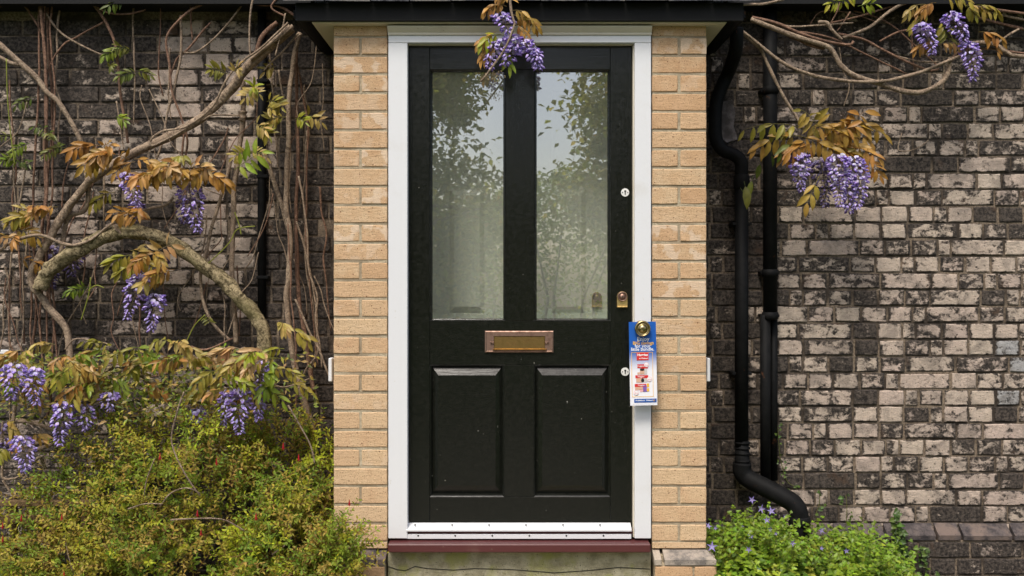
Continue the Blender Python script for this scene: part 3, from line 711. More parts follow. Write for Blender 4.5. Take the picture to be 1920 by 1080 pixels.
# ------------------------------------------------------------------ knob on the jamb, leaflet hung on it
KX, KZ = PX(1204.5, -.06), PZ(616, -.06)
m = MB(); m.lathe([(.030, 0), (.030, -.004), (.018, -.008), (.012, -.012), (.011, -.035), (.020, -.040), (.0300, -.046), (.0318, -.054), (.0300, -.061), (.0270, -.0635), (.0245, -.0605), (.022, -.056), (.0175, -.057), (.0135, -.063), (.0095, -.0665), (.004, -.0675), (.0005, -.0675)], (KX, YF, KZ), 40)
m.build('door_knob', m_metal('antique_brass_knob', (.50, .39, .20), .22, (.16, .11, .05), .5), frame, True)
hang = empty('door_hanger', 'blue and white printed coupon leaflet hanging from the round brass knob', 'leaflet')
hang.location = (KX, -.052, KZ); HS = (DIST - .052) / DIST / S0
hang.rotation_euler = (math.radians(-1.2), math.radians(-.9), math.radians(2))
M_HB = m_print_fade(); M_HW = m_flat('leaflet_white', (.82, .82, .82), .35); M_HBL = m_flat('print_blue', (.010, .085, .36), .35)
M_HY = m_flat('print_gold', (.80, .45, .06), .4); M_HR = m_flat('print_red', (.62, .03, .03), .4); M_HS = m_flat('print_skin', (.62, .38, .27), .5)
M_HP = m_flat('print_pink', (.80, .42, .44), .5); M_HV = m_flat('print_violet', (.20, .11, .42), .5); M_HK = m_flat('print_black', (.02, .015, .015), .5)
M_HG = m_flat('print_grey', (.55, .52, .50), .5)
def hx(px): return (px - 1204.5) * HS
def hz(py): return (616 - py) * HS
def holed(name, mat, y, px0, px1, py0, py1, hr):
    x0, x1, z0, z1 = hx(px0), hx(px1), hz(py1), hz(py0); m = MB(); N = 32; vs = []; fs = []
    per = []
    for k in range(N):
        an = 2 * math.pi * k / N; dx, dz = math.cos(an), math.sin(an); t = 1e9
        if dx > 1e-9: t = min(t, x1 / dx)
        if dx < -1e-9: t = min(t, x0 / dx)
        if dz > 1e-9: t = min(t, z1 / dz)
        if dz < -1e-9: t = min(t, z0 / dz)
        per.append((dx * t, dz * t))
    # the four corners are added by snapping the nearest rays
    for c in ((x0, z0), (x1, z0), (x1, z1), (x0, z1)):
        j = min(range(N), key=lambda q: (per[q][0] - c[0]) ** 2 + (per[q][1] - c[1]) ** 2); per[j] = c
    for yy in (y, y + .0006):
        for k in range(N): an = 2 * math.pi * k / N; vs.append((hr * math.cos(an), yy, hr * math.sin(an)))
        for k in range(N): vs.append((per[k][0], yy, per[k][1]))
    for k in range(N):
        k2 = (k + 1) % N; fs += [(k, k2, N + k2, N + k), (2 * N + k, 3 * N + k, 3 * N + k2, 2 * N + k2), (N + k, N + k2, 3 * N + k2, 3 * N + k), (k, 2 * N + k, 2 * N + k2, k2)]
    m.add(vs, fs); return m.build(name, mat, hang)
holed('card', M_HB, 0, 1179.5, 1230.5, 603.5, 760, .0125)
def hbox(name, mat, lay, px0, px1, py0, py1, parent=None, rot=0):
    m = MB(); y = -.0004 - .00035 * lay; m.box(hx(px0), hx(px1), y, y + .0002, hz(py1), hz(py0)); return m.build(name, mat, parent or hang)
def hdisc(name, mat, lay, px, py, r, ry=None):
    m = MB(); y = -.0004 - .00035 * lay; N = 20; ry = ry or r; m.add([(hx(px) + r * HS * math.cos(2 * math.pi * k / N), y, hz(py) + ry * HS * math.sin(2 * math.pi * k / N)) for k in range(N)], [tuple(range(N))]); return m.build(name, mat, hang)
def htext(s, px, py, size, mat, lay, bold=.0, name='lettering'):
    cu = bpy.data.curves.new('txt', 'FONT'); cu.body = s; cu.size = size * HS; cu.align_x = 'CENTER'; cu.align_y = 'CENTER'; cu.offset = bold * HS; cu.resolution_u = 2
    to = bpy.data.objects.new('txt', cu); COL.objects.link(to); dg = bpy.context.evaluated_depsgraph_get(); dg.update()
    me = bpy.data.meshes.new_from_object(to.evaluated_get(dg)); bpy.data.objects.remove(to)
    me.materials.clear(); me.materials.append(mat)
    o = bpy.data.objects.new(name, me); COL.objects.link(o); o.parent = hang; o.location = (hx(px), -.0004 - .00035 * lay, hz(py)); o.rotation_euler = (math.radians(90), 0, 0); return o
htext('Enjoy', 1206, 636, 10.5, M_HW, 1, .15); htext('BIG savings', 1206, 643.5, 8.6, M_HY, 1, .15)
htext('for your', 1205, 649, 9.0, M_HW, 1, .15); htext('little bundle.', 1204.5, 655, 8.8, M_HW, 1, .15)
bx0, bx1, by0, by1, bt = 1183, 1223.5, 660.5, 744, .8
m = MB(); y = -.0008
for (a, b, c, d) in ((bx0, bx1, by0, by0 + bt), (bx0, bx1, by1 - bt, by1), (bx0, bx0 + bt, by0 + bt, by1 - bt), (bx1 - bt, bx1, by0 + bt, by1 - bt)): m.box(hx(a), hx(b), y, y + .0002, hz(d), hz(c))
m.build('gold_border', M_HY, hang)
hbox('brand_box', M_HR, 2, 1193, 1215.5, 661, 675.5); htext('Huggies', 1204.3, 665.5, 6.2, M_HW, 3, .25); htext('at Walmart', 1206, 672, 3.6, M_HW, 3, .1)
# printed product packs
hbox('pack_print', M_HR, 2, 1194, 1207, 683, 690); hbox('pack_print', M_HR, 3, 1201, 1213.5, 688, 691); hbox('pack_print', M_HK, 2, 1199, 1207, 691, 696)
hdisc('pack_print', M_HS, 3, 1203, 697, 4.5, 3.2); hbox('pack_print', M_HG, 2, 1207, 1212, 691, 702); hbox('pack_print', M_HS, 2, 1194, 1207, 698, 702); hdisc('pack_print', M_HK, 4, 1203, 693.4, 3.2, 2)
hbox('pack_print', M_HR, 2, 1190, 1214, 703.5, 709); hbox('pack_print', M_HS, 2, 1191.5, 1203, 709, 717); hdisc('pack_print', M_HK, 3, 1203.5, 713, 3, 3.8); hdisc('pack_print', M_HG, 2, 1209, 713, 4, 4)
hbox('pack_print', M_HR, 3, 1188.5, 1210, 719.5, 725); hbox('pack_print', M_HV, 2, 1204, 1211, 723, 734.5); hbox('pack_print', M_HS, 2, 1189, 1204, 725, 731); hbox('pack_print', M_HY, 2, 1211, 1215.5, 719, 726); hbox('pack_print', M_HY, 3, 1211, 1215.5, 728, 734); hbox('pack_print', M_HP, 2, 1198, 1206, 730, 734.5)
hbox('pack_print', M_HV, 4, 1204, 1210, 722, 724)
for a, b in ((1211, 684), (1216, 711), (1191, 736)):
    hdisc('price_spot', M_HP, 5, a, b, 4.6); hdisc('price_spot', M_HW, 6, a, b, 4.0); htext('Save', a, b + .6, 3.4, M_HP, 7, .1)
for tx, py in (('Huggies', 686.3), ('Huggies', 706), ('Huggies', 722)): htext(tx, 1200.5, py, 4, M_HW, 5, .05)
hbox('blue_bar', M_HBL, 2, 1187, 1229, 747.5, 754.5); htext('Available at  Walmart', 1206, 750.6, 3.8, M_HW, 3, .1)
for k in range(6):
    an = k * math.pi / 3; m = MB(); c0 = Vector((hx(1224.5), -.0018, hz(751))); d = Vector((math.cos(an), 0, math.sin(an))); m.tube([c0 + d * .8 * HS, c0 + d * 1.9 * HS], .35 * HS, 5); m.build('spark_mark', M_HY, hang)
htext('Offer valid while supplies last. See store for details', 1204, 757.5, 2.0, M_HG, 2)

# ------------------------------------------------------------------ small boxes on the pillars, vent
def socket(px, lab):
    m = MB(); Y = .05; x0 = PX(px - 3.2, Y); m.box(x0, PX(px + 3.6, Y), Y - .02, Y + .03, PZ(715, Y), PZ(671, Y), b=.003)
    tag(m.build('outlet_box', M_PLAST), lab, 'outlet box', 'small white plastic boxes on the porch sides')
socket(620.5, 'small white plastic box on the outer side of the left buff pillar')
socket(1326.5, 'small white plastic box on the outer side of the right buff pillar')
vent = empty('wall_vent', 'white grille vent in the brick wall at the far left edge, behind leaves', 'vent')
YV = WALL - .012
m = MB(); m.box(PX(-40, YV), PX(15, YV), YV, YV + .02, PZ(706, YV), PZ(656, YV), b=.002); m.build('vent_plate', M_PLAST, vent)
for k in range(5): part('vent_bar', M_BLK2, vent, PX(-38, YV), PX(12, YV), YV - .004, YV - .0005, PZ(696 - k * 1.0 - k * 7, YV), PZ(695 - k * 8, YV), b=0)

# ------------------------------------------------------------------ downpipes
def smooth_pts(pts, k=6):
    out = []; n = len(pts)
    for i in range(n - 1):
        p0, p1, p2, p3 = pts[max(i - 1, 0)], pts[i], pts[i + 1], pts[min(i + 2, n - 1)]
        for j in range(k):
            t = j / k; t2, t3 = t * t, t * t * t
            out.append((p1 * 2 + (p2 - p0) * t + (p0 * 2 - p1 * 5 + p2 * 4 - p3) * t2 + (p1 * 3 - p0 - p2 * 3 + p3) * t3) * .5)
    out.append(pts[-1]); return out
YP = WALL - .065; RP = 12.5 / S0 * (DIST + YP) / DIST
dp = empty('downpipe', 'thick black downpipe with swan neck and splayed shoe beside the right pillar', 'downpipe', 'black rainwater pipes')
m = MB(); m.tube([P(1390.5, 345, YP), P(1390.5, 838, YP)], RP, 20); m.build('pipe', M_IRON, dp, True)
neck = [P(1381, 52, .25), P(1381, 78, .26), P(1378, 100, .30), P(1366, 135, YP - .02), P(1352, 165, YP), P(1343, 195, YP), P(1341, 230, YP), P(1343, 262, YP), P(1356, 282, YP), P(1376, 290, YP), P(1389, 303, YP), P(1390.5, 325, YP), P(1390.5, 345, YP)]
m = MB(); m.tube(smooth_pts(neck, 5), RP * .98, 18); m.build('swan_neck', M_IRON, dp, True)
m = MB(); m.tube([P(1390.5, 328, YP), P(1390.5, 331, YP), P(1390.5, 352, YP), P(1390.5, 355, YP)], [RP * 1.02, RP * 1.2, RP * 1.2, RP * 1.02], 20); m.build('collar', M_IRON, dp, True)
m = MB()
for yy in (830, 840, 850, 864): m.tube([P(1392, yy - 2.2, YP), P(1392, yy - 1.5, YP), P(1392, yy + 1.5, YP), P(1392, yy + 2.2, YP)], [RP * 1.02, RP * 1.16, RP * 1.16, RP * 1.02], 20)
m.tube([P(1391, 826, YP), P(1391.5, 870, YP), P(1391.5, 886, YP)], [RP, RP * 1.1, RP * 1.12], 20); m.build('ribbed_socket', M_IRON, dp, True)
shoe = [P(1391.5, 868, YP), P(1392, 884, YP), P(1402, 897, YP - .01), P(1430, 912, YP - .05), P(1465, 930, YP - .09), P(1486, 943, YP - .11), P(1496, 958, YP - .12), P(1499, 980, YP - .12), P(1499, 1040, YP - .12)]
m = MB(); m.tube(smooth_pts(shoe, 5), RP * 1.38, 20); m.build('shoe', M_IRON, dp, True)
m = MB(); m.tube([P(1499, 968, YP - .12), P(1499, 970, YP - .12), P(1499, 984, YP - .12), P(1499, 986, YP - .12)], [RP * 1.4, RP * 1.55, RP * 1.55, RP * 1.4], 20); m.build('collar', M_IRON, dp, True)
for yy in (420, 700):
    m = MB(); m.box(PX(1372, YP), PX(1409, YP), YP - .01, WALL, PZ(yy + 3, YP), PZ(yy - 3, YP), b=.002); m.build('bracket', M_IRON, dp)
d2 = empty('downpipe', 'straight black soil pipe further right, slightly rusty near its foot', 'downpipe', 'black rainwater pipes')
YQ = WALL - .05; RQ = 13.0 / S0 * (DIST + YQ) / DIST
m = MB(); m.tube([P(1444, -30, YQ), P(1444, 590, YQ)], RQ, 20); m.build('pipe', M_IRON, d2, True)
m = MB(); m.tube([P(1435, 590, YQ), P(1435, 912, YQ)], RQ * .74, 16); m.build('lower_pipe', M_IRON, d2, True)
m = MB(); m.tube([P(1451, 560, WALL - .018), P(1451, 900, WALL - .018)], RQ * .55, 12); m.build('pipe_shadow_tube', M_IRON, d2, True)  # thin black tube added for the pipe's shadow on the wall
for yy in (170, 512, 592):
    m = MB(); m.tube([P(1444, yy - 7, YQ), P(1444, yy - 6, YQ), P(1444, yy + 6, YQ), P(1444, yy + 7, YQ)], [RQ, RQ * 1.18, RQ * 1.18, RQ], 20); m.box(PX(1426, YQ), PX(1462, YQ), YQ, WALL, PZ(yy + 3, YQ), PZ(yy - 3, YQ), b=.002); m.build('collar', M_IRON, d2, True)
d3 = empty('downpipe', 'slim black pipe added for a dark upright strip on the left wall, behind the wisteria stems', 'downpipe', 'black rainwater pipes')
m = MB(); m.tube([P(491, -30, WALL - .02), P(491, 700, WALL - .02)], 8.0 / 415, 14); m.build('pipe', M_IRON, d3, True)  # added where a dark strip runs down the wall
for yy in (150, 330, 520):
    m = MB(); m.box(PX(480, YQ), PX(502, YQ), WALL - .042, WALL, PZ(yy + 3, YQ), PZ(yy - 3, YQ), b=.002); m.build('bracket', M_IRON, d3)
# timber rails low on the left
tr = empty('timber_rails', 'two weathered horizontal wooden rails low behind the bush at left', 'rail')
for yy, yb, xe in ((937, 948, 190), (965, 978, 120)):
    part('rail', M_WOOD, tr, PX(-60, .12), PX(xe, .12), .10, .13, PZ(yb, .12), PZ(yy, .12), b=.003)
for xx in (27, 160): part('post', M_WOOD, tr, PX(xx - 5, .15), PX(xx + 5, .15), .132, .16, -.02, PZ(930, .15), b=.003)

# ------------------------------------------------------------------ plants: shared builders
def stem_pts(pts, d0):
    """pts: (px, py[, d]) -> world points d metres in front of the wall"""
    out = []
    for p in pts:
        d = p[2] if len(p) > 2 else d0
        out.append(P(p[0], p[1], WALL - d))
    return smooth_pts(out, 6)
def stem(name, pts, w0, w1, parent, mat=None, d=.08, rough=.16, n=8, wob=.004):
    mat = mat or M_BARK; pp = stem_pts(pts, d); N = len(pp); sd = U(0, 99)
    pp = [p + Vector((mnoise.noise(p * 9 + Vector((sd, 0, 0))), mnoise.noise(p * 9 + Vector((0, sd, 0))), mnoise.noise(p * 9 + Vector((0, 0, sd))))) * wob for p in pp]
    k = .5 / S0 * 1.11
    rad = [(w0 + (w1 - w0) * i / (N - 1)) * k for i in range(N)]
    m = MB(); m.tube(pp, rad, n, rough=rough, seed=sd); return m.build(name, mat, parent, True)

def leaf_verts(base, ax, nrm, L, W, fold=.25, curl=.25, tip=1.0):
    """pointed oval leaf as 3 cross rows folded on its midrib"""
    side = ax.cross(nrm).normalized(); vs = [base]
    for t, w in ((.22, .72), (.5, 1.0), (.78, .66)):
        c = base + ax * (L * t) - nrm * (curl * L * t * t)
        vs += [c + side * (W * w / 2) + nrm * (fold * W * w * .5), c, c - side * (W * w / 2) + nrm * (fold * W * w * .5)]
    vs.append(base + ax * L - nrm * (curl * L * tip)); return vs
LEAF_F = [(0, 2, 1), (0, 3, 2), (1, 2, 5, 4), (2, 3, 6, 5), (4, 5, 8, 7), (5, 6, 9, 8), (7, 8, 10), (8, 9, 10)]
def small_leaf(base, ax, nrm, L, W, fold=.2, curl=.2):
    side = ax.cross(nrm).normalized(); c = base + ax * (L * .45) - nrm * (curl * L * .2)
    return [base, c + side * W / 2 + nrm * fold * W * .5, c - side * W / 2 + nrm * fold * W * .5, base + ax * L - nrm * curl * L * .9, c]
SLF = [(0, 4, 1), (0, 2, 4), (1, 4, 3), (4, 2, 3)]
def vary(c, a=.15):
    k = 1 + G(a); return tuple(max(.004, x * k * (1 + G(a * .4))) for x in c)
LEAFLETS = []
for k in range(6):
    m = MB(); vs = leaf_verts(Vector((0, 0, 0)), Vector((0, 0, -1)), Vector((0, -1, 0)), 1.0, .29 + .05 * (k % 3), .4 + .12 * (k % 2), .12 + .1 * (k % 3))
    cs = [(.85, .85, .8)] + [(1, 1, 1), (1.18, 1.12, .9), (1, 1, 1)] * 3 + [(.8, .75, .7)]
    m.add(vs, LEAF_F, cs); LEAFLETS.append(m.mesh('leaflet', M_LEAF, True))
BRONZE = [(.42, .225, .06), (.50, .28, .08), (.38, .24, .05), (.56, .36, .17), (.36, .18, .04)]
OLIVE = [(.33, .27, .045), (.40, .30, .065), (.26, .24, .035), (.46, .34, .10)]
LIME = [(.33, .36, .03), (.25, .32, .03), (.40, .38, .05), (.20, .27, .025)]
GREEN = [(.10, .14, .02), (.13, .16, .025), (.16, .17, .03)]
quota = {}
def compound_leaf(plant, base, d, L, n, ll, pal, droop=.6, face=None, allow=True, sag=.5):
    """rachis with leaflet pairs and one end leaflet; leaflets are sub-parts while the plant's quota lasts"""
    pts = [base.copy()]; dv = d.normalized(); step = L / (n + 1)
    for k in range(n + 1):
        dv = (dv + Vector((0, 0, -sag / (n + 1))) + Vector((G(.04), G(.04), G(.04)))).normalized(); pts.append(pts[-1] + dv * step)
    m = MB(); colr = random.choice(pal); m.tube(pts, [.0014 * (1 - .5 * i / len(pts)) for i in range(len(pts))], 4, c=vary((colr[0] * .7, colr[1] * .8, colr[2])), caps=False)
    items = []
    view = Vector((0, -1, 0)) if face is None else face
    for i in range(1, len(pts)):
        t = (pts[i] - pts[i - 1]).normalized(); sd = t.cross(view)
        sd = sd.normalized() if sd.length > .05 else Vector((1, 0, 0))
        frac = i / len(pts); sz = ll * (.75 + .5 * math.sin(math.pi * min(1, frac * .9 + .05)))
        lst = [(sd, 1), (-sd, 1)] if i < len(pts) - 1 else [(t, 0)]
        for s, flag in lst:
            if flag and rnd() < .06: continue
            ax = (s * (.75 if flag else .5) + t * .45 + Vector((0, 0, -droop)) + Vector((G(.14), G(.14) - .1, G(.1)))).normalized()
            nr = (view + Vector((G(.35), 0, G(.25) + .25)) + s * .35 * flag); nr = (nr - ax * nr.dot(ax))
            nr = nr.normalized() if nr.length > .05 else ax.orthogonal().normalized()
            items.append((pts[i] + ax * .002, ax, nr, sz * U(.85, 1.12), vary(colr, .13)))
    use = allow and quota.get(plant.name, 0) + len(items) <= 300
    if not use:
        for b, ax, nr, sz, c in items:
            vs = leaf_verts(b, ax, nr, sz, sz * U(.27, .37), .45, U(.1, .35)); cs = [tuple(x * .85 for x in c)] + [c, tuple(x * 1.15 for x in c), c] * 3 + [tuple(x * .8 for x in c)]
            m.add(vs, LEAF_F, cs)
    leaf = m.build('compound_leaf', M_LEAF, plant, True)
    if use:
        quota[plant.name] = quota.get(plant.name, 0) + len(items)
        for b, ax, nr, sz, c in items:
            mt = Matrix.Identity(3); x = ax.cross(nr); 
            mt.col[0] = x; mt.col[1] = -nr; mt.col[2] = -ax
            if mt.determinant() < 0: mt.col[0] = -x
            inst('leaflet', random.choice(LEAFLETS), leaf, b, mt.to_euler(), (sz, sz, sz), (*c, 1))
    return leaf
def leaf_cluster(plant, px, py, d, n, pal, spread=18, L=.13, ll=.055, dirs=None, droop=.7, allow=True, sag=.9, pairs=(4, 6)):
    for k in range(n):
        b = P(px + G(spread * .35), py + G(spread * .3), WALL - d + G(.02))
        if dirs: dx, dz = random.choice(dirs); dv = Vector((dx + G(.25), -.25 + G(.25), dz + G(.25)))
        else: an = U(-.4, math.pi + .4); dv = Vector((math.cos(an), -.4 + G(.3), .3 * math.sin(an) + .1))
        compound_leaf(plant, b, dv, L * U(.75, 1.2), random.randint(*pairs), ll * U(.85, 1.15), pal, droop, allow=allow, sag=sag)

def raceme(plant, top, bot, w, d, tint=1.0, n=60, openf=.45, pale=0.0):
    """hanging flower cluster: open pea flowers above, slanting buds below"""
    a = P(top[0], top[1], WALL - d); b = P(bot[0], bot[1], WALL - d - .01); m = MB()
    mid = (a + b) / 2 + Vector((G(.008), -.015, 0)); axis = smooth_pts([a + Vector((0, 0, .02)), a, mid, b], 8)
    m.tube(axis, [.0022 * (1 - .6 * i / len(axis)) for i in range(len(axis))], 5, c=(.20, .16, .06), caps=False)
    R = w / 2 / S0 * 1.32
    for i in range(n):
        t = (i + rnd()) / n; t = t ** .92
        c = axis[6 + int(t * (len(axis) - 8))]; th = i * 2.39996 + G(.3)
        prof = (.62 + .6 * math.sin(math.pi * min(1, t * 1.25)) ** .8) * (1 - .62 * max(0, t - .45) / .55)
        r = R * prof * U(.72, 1.0); out = Vector((math.cos(th), math.sin(th) * .9, 0))
        p = c + out * r * .55; L = U(.021, .028) * (1 - .38 * t)
        op = t < openf + G(.08)
        ax = (out * 1.0 + Vector((0, 0, -.55 if not op else .1)) + Vector((G(.2), G(.2), G(.2)))).normalized()
        deep = (.25 * tint, .13 * tint, .56 * tint); mid_c = (.45 * tint, .32 * tint, .80 * tint); lil = ((.68 + pale * .10) * tint, (.60 + pale * .12) * tint, (.94 - pale * .06) * tint)
        m.tube([c, p], .0006, 3, c=(.25, .16, .2), caps=False)
        side = ax.cross(Vector((0, 0, 1))); side = side.normalized() if side.length > .05 else Vector((1, 0, 0)); up = side.cross(ax)
        # keel / bud: elongated drop, pale upper side, violet underside and tip
        W = L * (.25 if not op else .22); pts = [p]
        for f, q in ((.35, 1.0), (.75, .85)):
            cc = p + ax * (L * f) - Vector((0, 0, L * .18 * f)); pts += [cc + side * W * q, cc + up * W * q, cc - side * W * q, cc - up * W * q]
        pts.append(p + ax * L - Vector((0, 0, L * .2)))
        v1 = vary(deep, .18); v2 = vary(lil if not op else mid_c, .12)
        m.add(pts, [(0, 1, 2), (0, 2, 3), (0, 3, 4), (0, 4, 1), (1, 5, 6, 2), (2, 6, 7, 3), (3, 7, 8, 4), (4, 8, 5, 1), (5, 9, 6), (6, 9, 7), (7, 9, 8), (8, 9, 5)],
              [v2, vary(mid_c), v2, vary(mid_c), v1, vary(mid_c), vary(lil), vary(mid_c), v1, v1])
        if op:
            # banner petal thrown back behind the keel, and two wings
            B = L * U(.62, .8); bc = p + ax * (L * .25); bn = (ax * .8 + Vector((0, 0, .35)) + Vector((G(.2), G(.2), 0))).normalized(); bu = (up - bn * up.dot(bn)).normalized(); bs = bn.cross(bu)
            ring = [bc + (bs * math.cos(q) * .62 + bu * (math.sin(q) * .6 + .35)) * B + bn * (.12 * B * math.cos(2 * q)) for q in [k * math.pi / 3.5 for k in range(7)]]
            cl = vary(lil, .1); m.add([bc + bu * B * .3 - bn * B * .1] + ring, [(0, k + 1, (k + 1) % 7 + 1) for k in range(7)], [tuple(min(.8, x * 1.12) for x in cl)] + [cl] * 7)
            for s in (-1, 1):
                wc = p + ax * (L * .4) + side * s * W * 1.2; m.add([p + ax * L * .15, wc + up * W, wc + ax * L * .5, wc - up * W * .8], [(0, 1, 2, 3)], vary(mid_c, .15))
    return m.build('flower_cluster', M_PETAL, plant, False)

# ------------------------------------------------------------------ left wisteria
WL = empty('wisteria', 'old wisteria with twisting trunk and lilac flowers climbing the left brick wall', 'climbing plant', 'wisteria on the house')
B_, R__, O_ = M_BARK, M_BARKR, M_BARKO
stem('trunk', [(76, 543), (82, 520), (95, 505), (125, 480), (150, 467), (190, 445), (225, 437), (262, 437), (300, 447), (340, 466), (380, 496), (420, 528), (450, 560), (480, 593), (494, 625), (498, 700)], 27, 25, WL, O_, .20, .22, 14, .006)
m = MB(); kn = P(245, 441, WALL - .235)
m.tube([kn + Vector((-.05, 0, .0)), kn + Vector((-.02, -.004, .004)), kn + Vector((.03, -.004, .004)), kn + Vector((.06, 0, -.006))], [.006, .017, .016, .005], 10, rough=.3); m.build('knot', O_, WL, True)
stem('stem', [(548, 52), (500, 95), (455, 135), (432, 170), (385, 215), (330, 250), (270, 277), (215, 307), (178, 332), (163, 345), (133, 380), (113, 413), (95, 445), (73, 483), (59, 513), (61, 537), (73, 550), (95, 580), (125, 622), (135, 700)], 18, 12, WL, B_, .17, .14, 12)
stem('stem', [(-20, 72), (0, 83), (35, 115), (72, 150), (88, 172), (110, 192), (133, 228), (150, 262), (158, 300), (165, 345)], 11, 8, WL, B_, .11, .14, 10)
stem('stem', [(-15, 100), (0, 108), (20, 118), (38, 121)], 6, 8, WL, B_, .11)
stem('stem', [(167, 350), (160, 392), (127, 408), (118, 447), (113, 480)], 9, 9, WL, B_, .14, .14, 10)
stem('stem', [(-15, 480), (0, 468), (30, 450), (75, 441), (115, 455), (140, 459), (170, 449), (205, 424), (240, 402), (285, 390), (310, 384), (325, 370)], 6, 5, WL, B_, .23)
stem('stem', [(212, 422), (225, 436), (242, 446)], 6, 5, WL, B_, .24); stem('stem', [(213, 412), (250, 400), (268, 396)], 5, 3, WL, B_, .24)
stem('stem', [(540, 42), (500, 80), (480, 98), (448, 120), (420, 158), (398, 200), (352, 236), (305, 246), (284, 262), (286, 273), (310, 262), (345, 243)], 4, 4, WL, B_, .22)
stem('stem', [(550, 48), (495, 92), (470, 112)], 8, 7, WL, B_, .2)
stem('stem', [(345, 240), (385, 222), (400, 216), (448, 216)], 4, 3, WL, B_, .18)
stem('stem', [(556, 33), (525, 12), (480, 8), (430, 2), (370, 12), (335, 38), (312, 72), (318, 120), (322, 170), (340, 220), (352, 262), (345, 312)], 5, 4, WL, R__, .12)
stem('stem', [(525, -8), (510, 14), (535, 30)], 4, 3, WL, R__, .15); stem('stem', [(475, -5), (468, 50), (470, 105)], 4, 3, WL, B_, .19)
stem('stem', [(356, -5), (358, 40), (361, 76)], 4, 3, WL, R__, .08)
stem('stem', [(338, 30), (340, 95), (330, 150), (314, 215), (297, 290), (262, 360)], 5, 4, WL, B_, .1)
stem('stem', [(396, 42), (352, 92), (330, 112), (318, 150)], 4, 3, WL, R__, .09); stem('stem', [(452, 10), (415, 60), (370, 95), (342, 98)], 4, 3, WL, B_, .09)
stem('stem', [(520, 42), (492, 68), (482, 95), (470, 130)], 9, 7, WL, R__, .13, .14, 10)
stem('stem', [(162, -5), (185, 22), (202, 48), (214, 75), (220, 110), (226, 180), (235, 232), (240, 268)], 6, 5, WL, R__, .09)
stem('stem', [(160, 0), (200, 22), (235, 26), (272, 18)], 4, 3, WL, R__, .1)
stem('stem', [(84, 22), (115, 62), (160, 88), (190, 102), (214, 110)], 4, 3, WL, B_, .08); stem('stem', [(195, 42), (150, 65), (118, 85), (92, 130), (86, 180)], 4, 3, WL, R__, .08)
stem('stem', [(0, 12), (40, 8), (60, 30), (82, 70)], 5, 4, WL, R__, .07)
stem('stem', [(455, 150), (456, 205), (449, 280), (440, 340), (437, 420), (435, 500), (439, 570), (443, 645)], 10, 9, WL, B_, .12, .12, 10)
stem('knot', [(455, 208), (455, 217), (454, 226)], 15, 12, WL, B_, .13, .3, 10)
stem('stem', [(432, 300), (422, 345), (397, 425), (385, 480), (376, 520), (380, 560), (395, 600), (430, 637)], 7, 6, WL, B_, .15)
stem('stem', [(562, 62), (550, 110), (543, 170), (541, 240), (538, 320), (536, 385), (544, 440), (541, 520), (537, 560), (545, 640), (560, 720), (585, 800), (590, 870)], 8, 12, WL, B_, .14, .14, 10)
stem('stem', [(495, 285), (515, 345), (530, 390), (541, 430)], 9, 8, WL, B_, .12, .14, 10)
stem('stem', [(556, 70), (556, 180), (558, 300), (555, 420), (560, 560), (573, 640), (588, 735)], 6, 9, WL, R__, .09)
stem('stem', [(556, 415), (575, 480), (590, 560), (596, 640), (594, 668), (575, 690), (568, 702)], 4, 3, WL, B_, .1)
stem('stem', [(554, 560), (575, 610), (600, 660), (616, 705)], 4, 4, WL, B_, .2)
stem('stem', [(605, 120), (606, 180), (602, 230), (608, 285)], 2, 2, WL, B_, .04)
stem('stem', [(560, 62), (535, 90), (510, 115), (495, 132)], 4, 3, WL, B_, .16); stem('stem', [(535, 25), (528, 60), (516, 105)], 3, 3, WL, B_, .2)
stem('stem', [(345, 240), (343, 300), (349, 345), (345, 420)], 4, 3, WL, R__, .08)
for x0, d0 in ((78, .07), (84, .09), (90, .06), (96, .08), (73, .1)):
    pts = []; x = x0 + G(3)
    for y in range(-10, 760, 55): pts.append((x, y)); x += G(4) - (1.2 if 240 < y < 420 else 0) + (.5 if y > 420 else 0)
    stem('stem', pts, U(3.5, 6), U(3, 5), WL, R__, d0)
for x0, y0, y1, d0, sl in ((18, 150, 650, .06, .3), (50, 300, 700, .08, -.5), (112, 20, 330, .06, .2), (218, 190, 300, .09, .9), (233, 270, 330, .1, .1), (195, 320, 470, .06, .1), (300, 0, 200, .05, .1), (505, 90, 320, .07, .05), (522, 130, 400, .06, .2), (550, 100, 700, .06, .35),
                           (570, 160, 780, .05, .05), (560, 330, 700, .16, .5), (600, 350, 640, .03, 0), (256, 490, 800, .08, .1), (176, 360, 560, .05, -.2), (60, 540, 760, .1, -.2), (40, 380, 700, .07, .1), (130, 300, 420, .05, -.3),
                           (318, 90, 240, .06, .2), (250, 10, 260, .05, -.1), (540, 420, 800, .2, .35), (10, 500, 900, .12, .1)):
    pts = []; x = x0
    for y in range(y0, y1 + 1, 45): pts.append((x, y)); x += G(5) + sl * 10
    if len(pts) > 2: stem('stem', pts, U(2.5, 4.5), U(2, 3.5), WL, random.choice((R__, B_)), d0)
for k in range(34):
    x, y = U(0, 615), U(20, 560); a = U(-1, 1); pts = [(x, y)]
    for q in range(random.randint(3, 6)): x += a * U(8, 30) + G(6); y += U(22, 55); pts.append((x, y)); a += G(.35)
    stem('stem', pts, U(1.8, 3.2), U(1.2, 2.4), WL, random.choice((R__, B_, B_)), U(.04, .2))
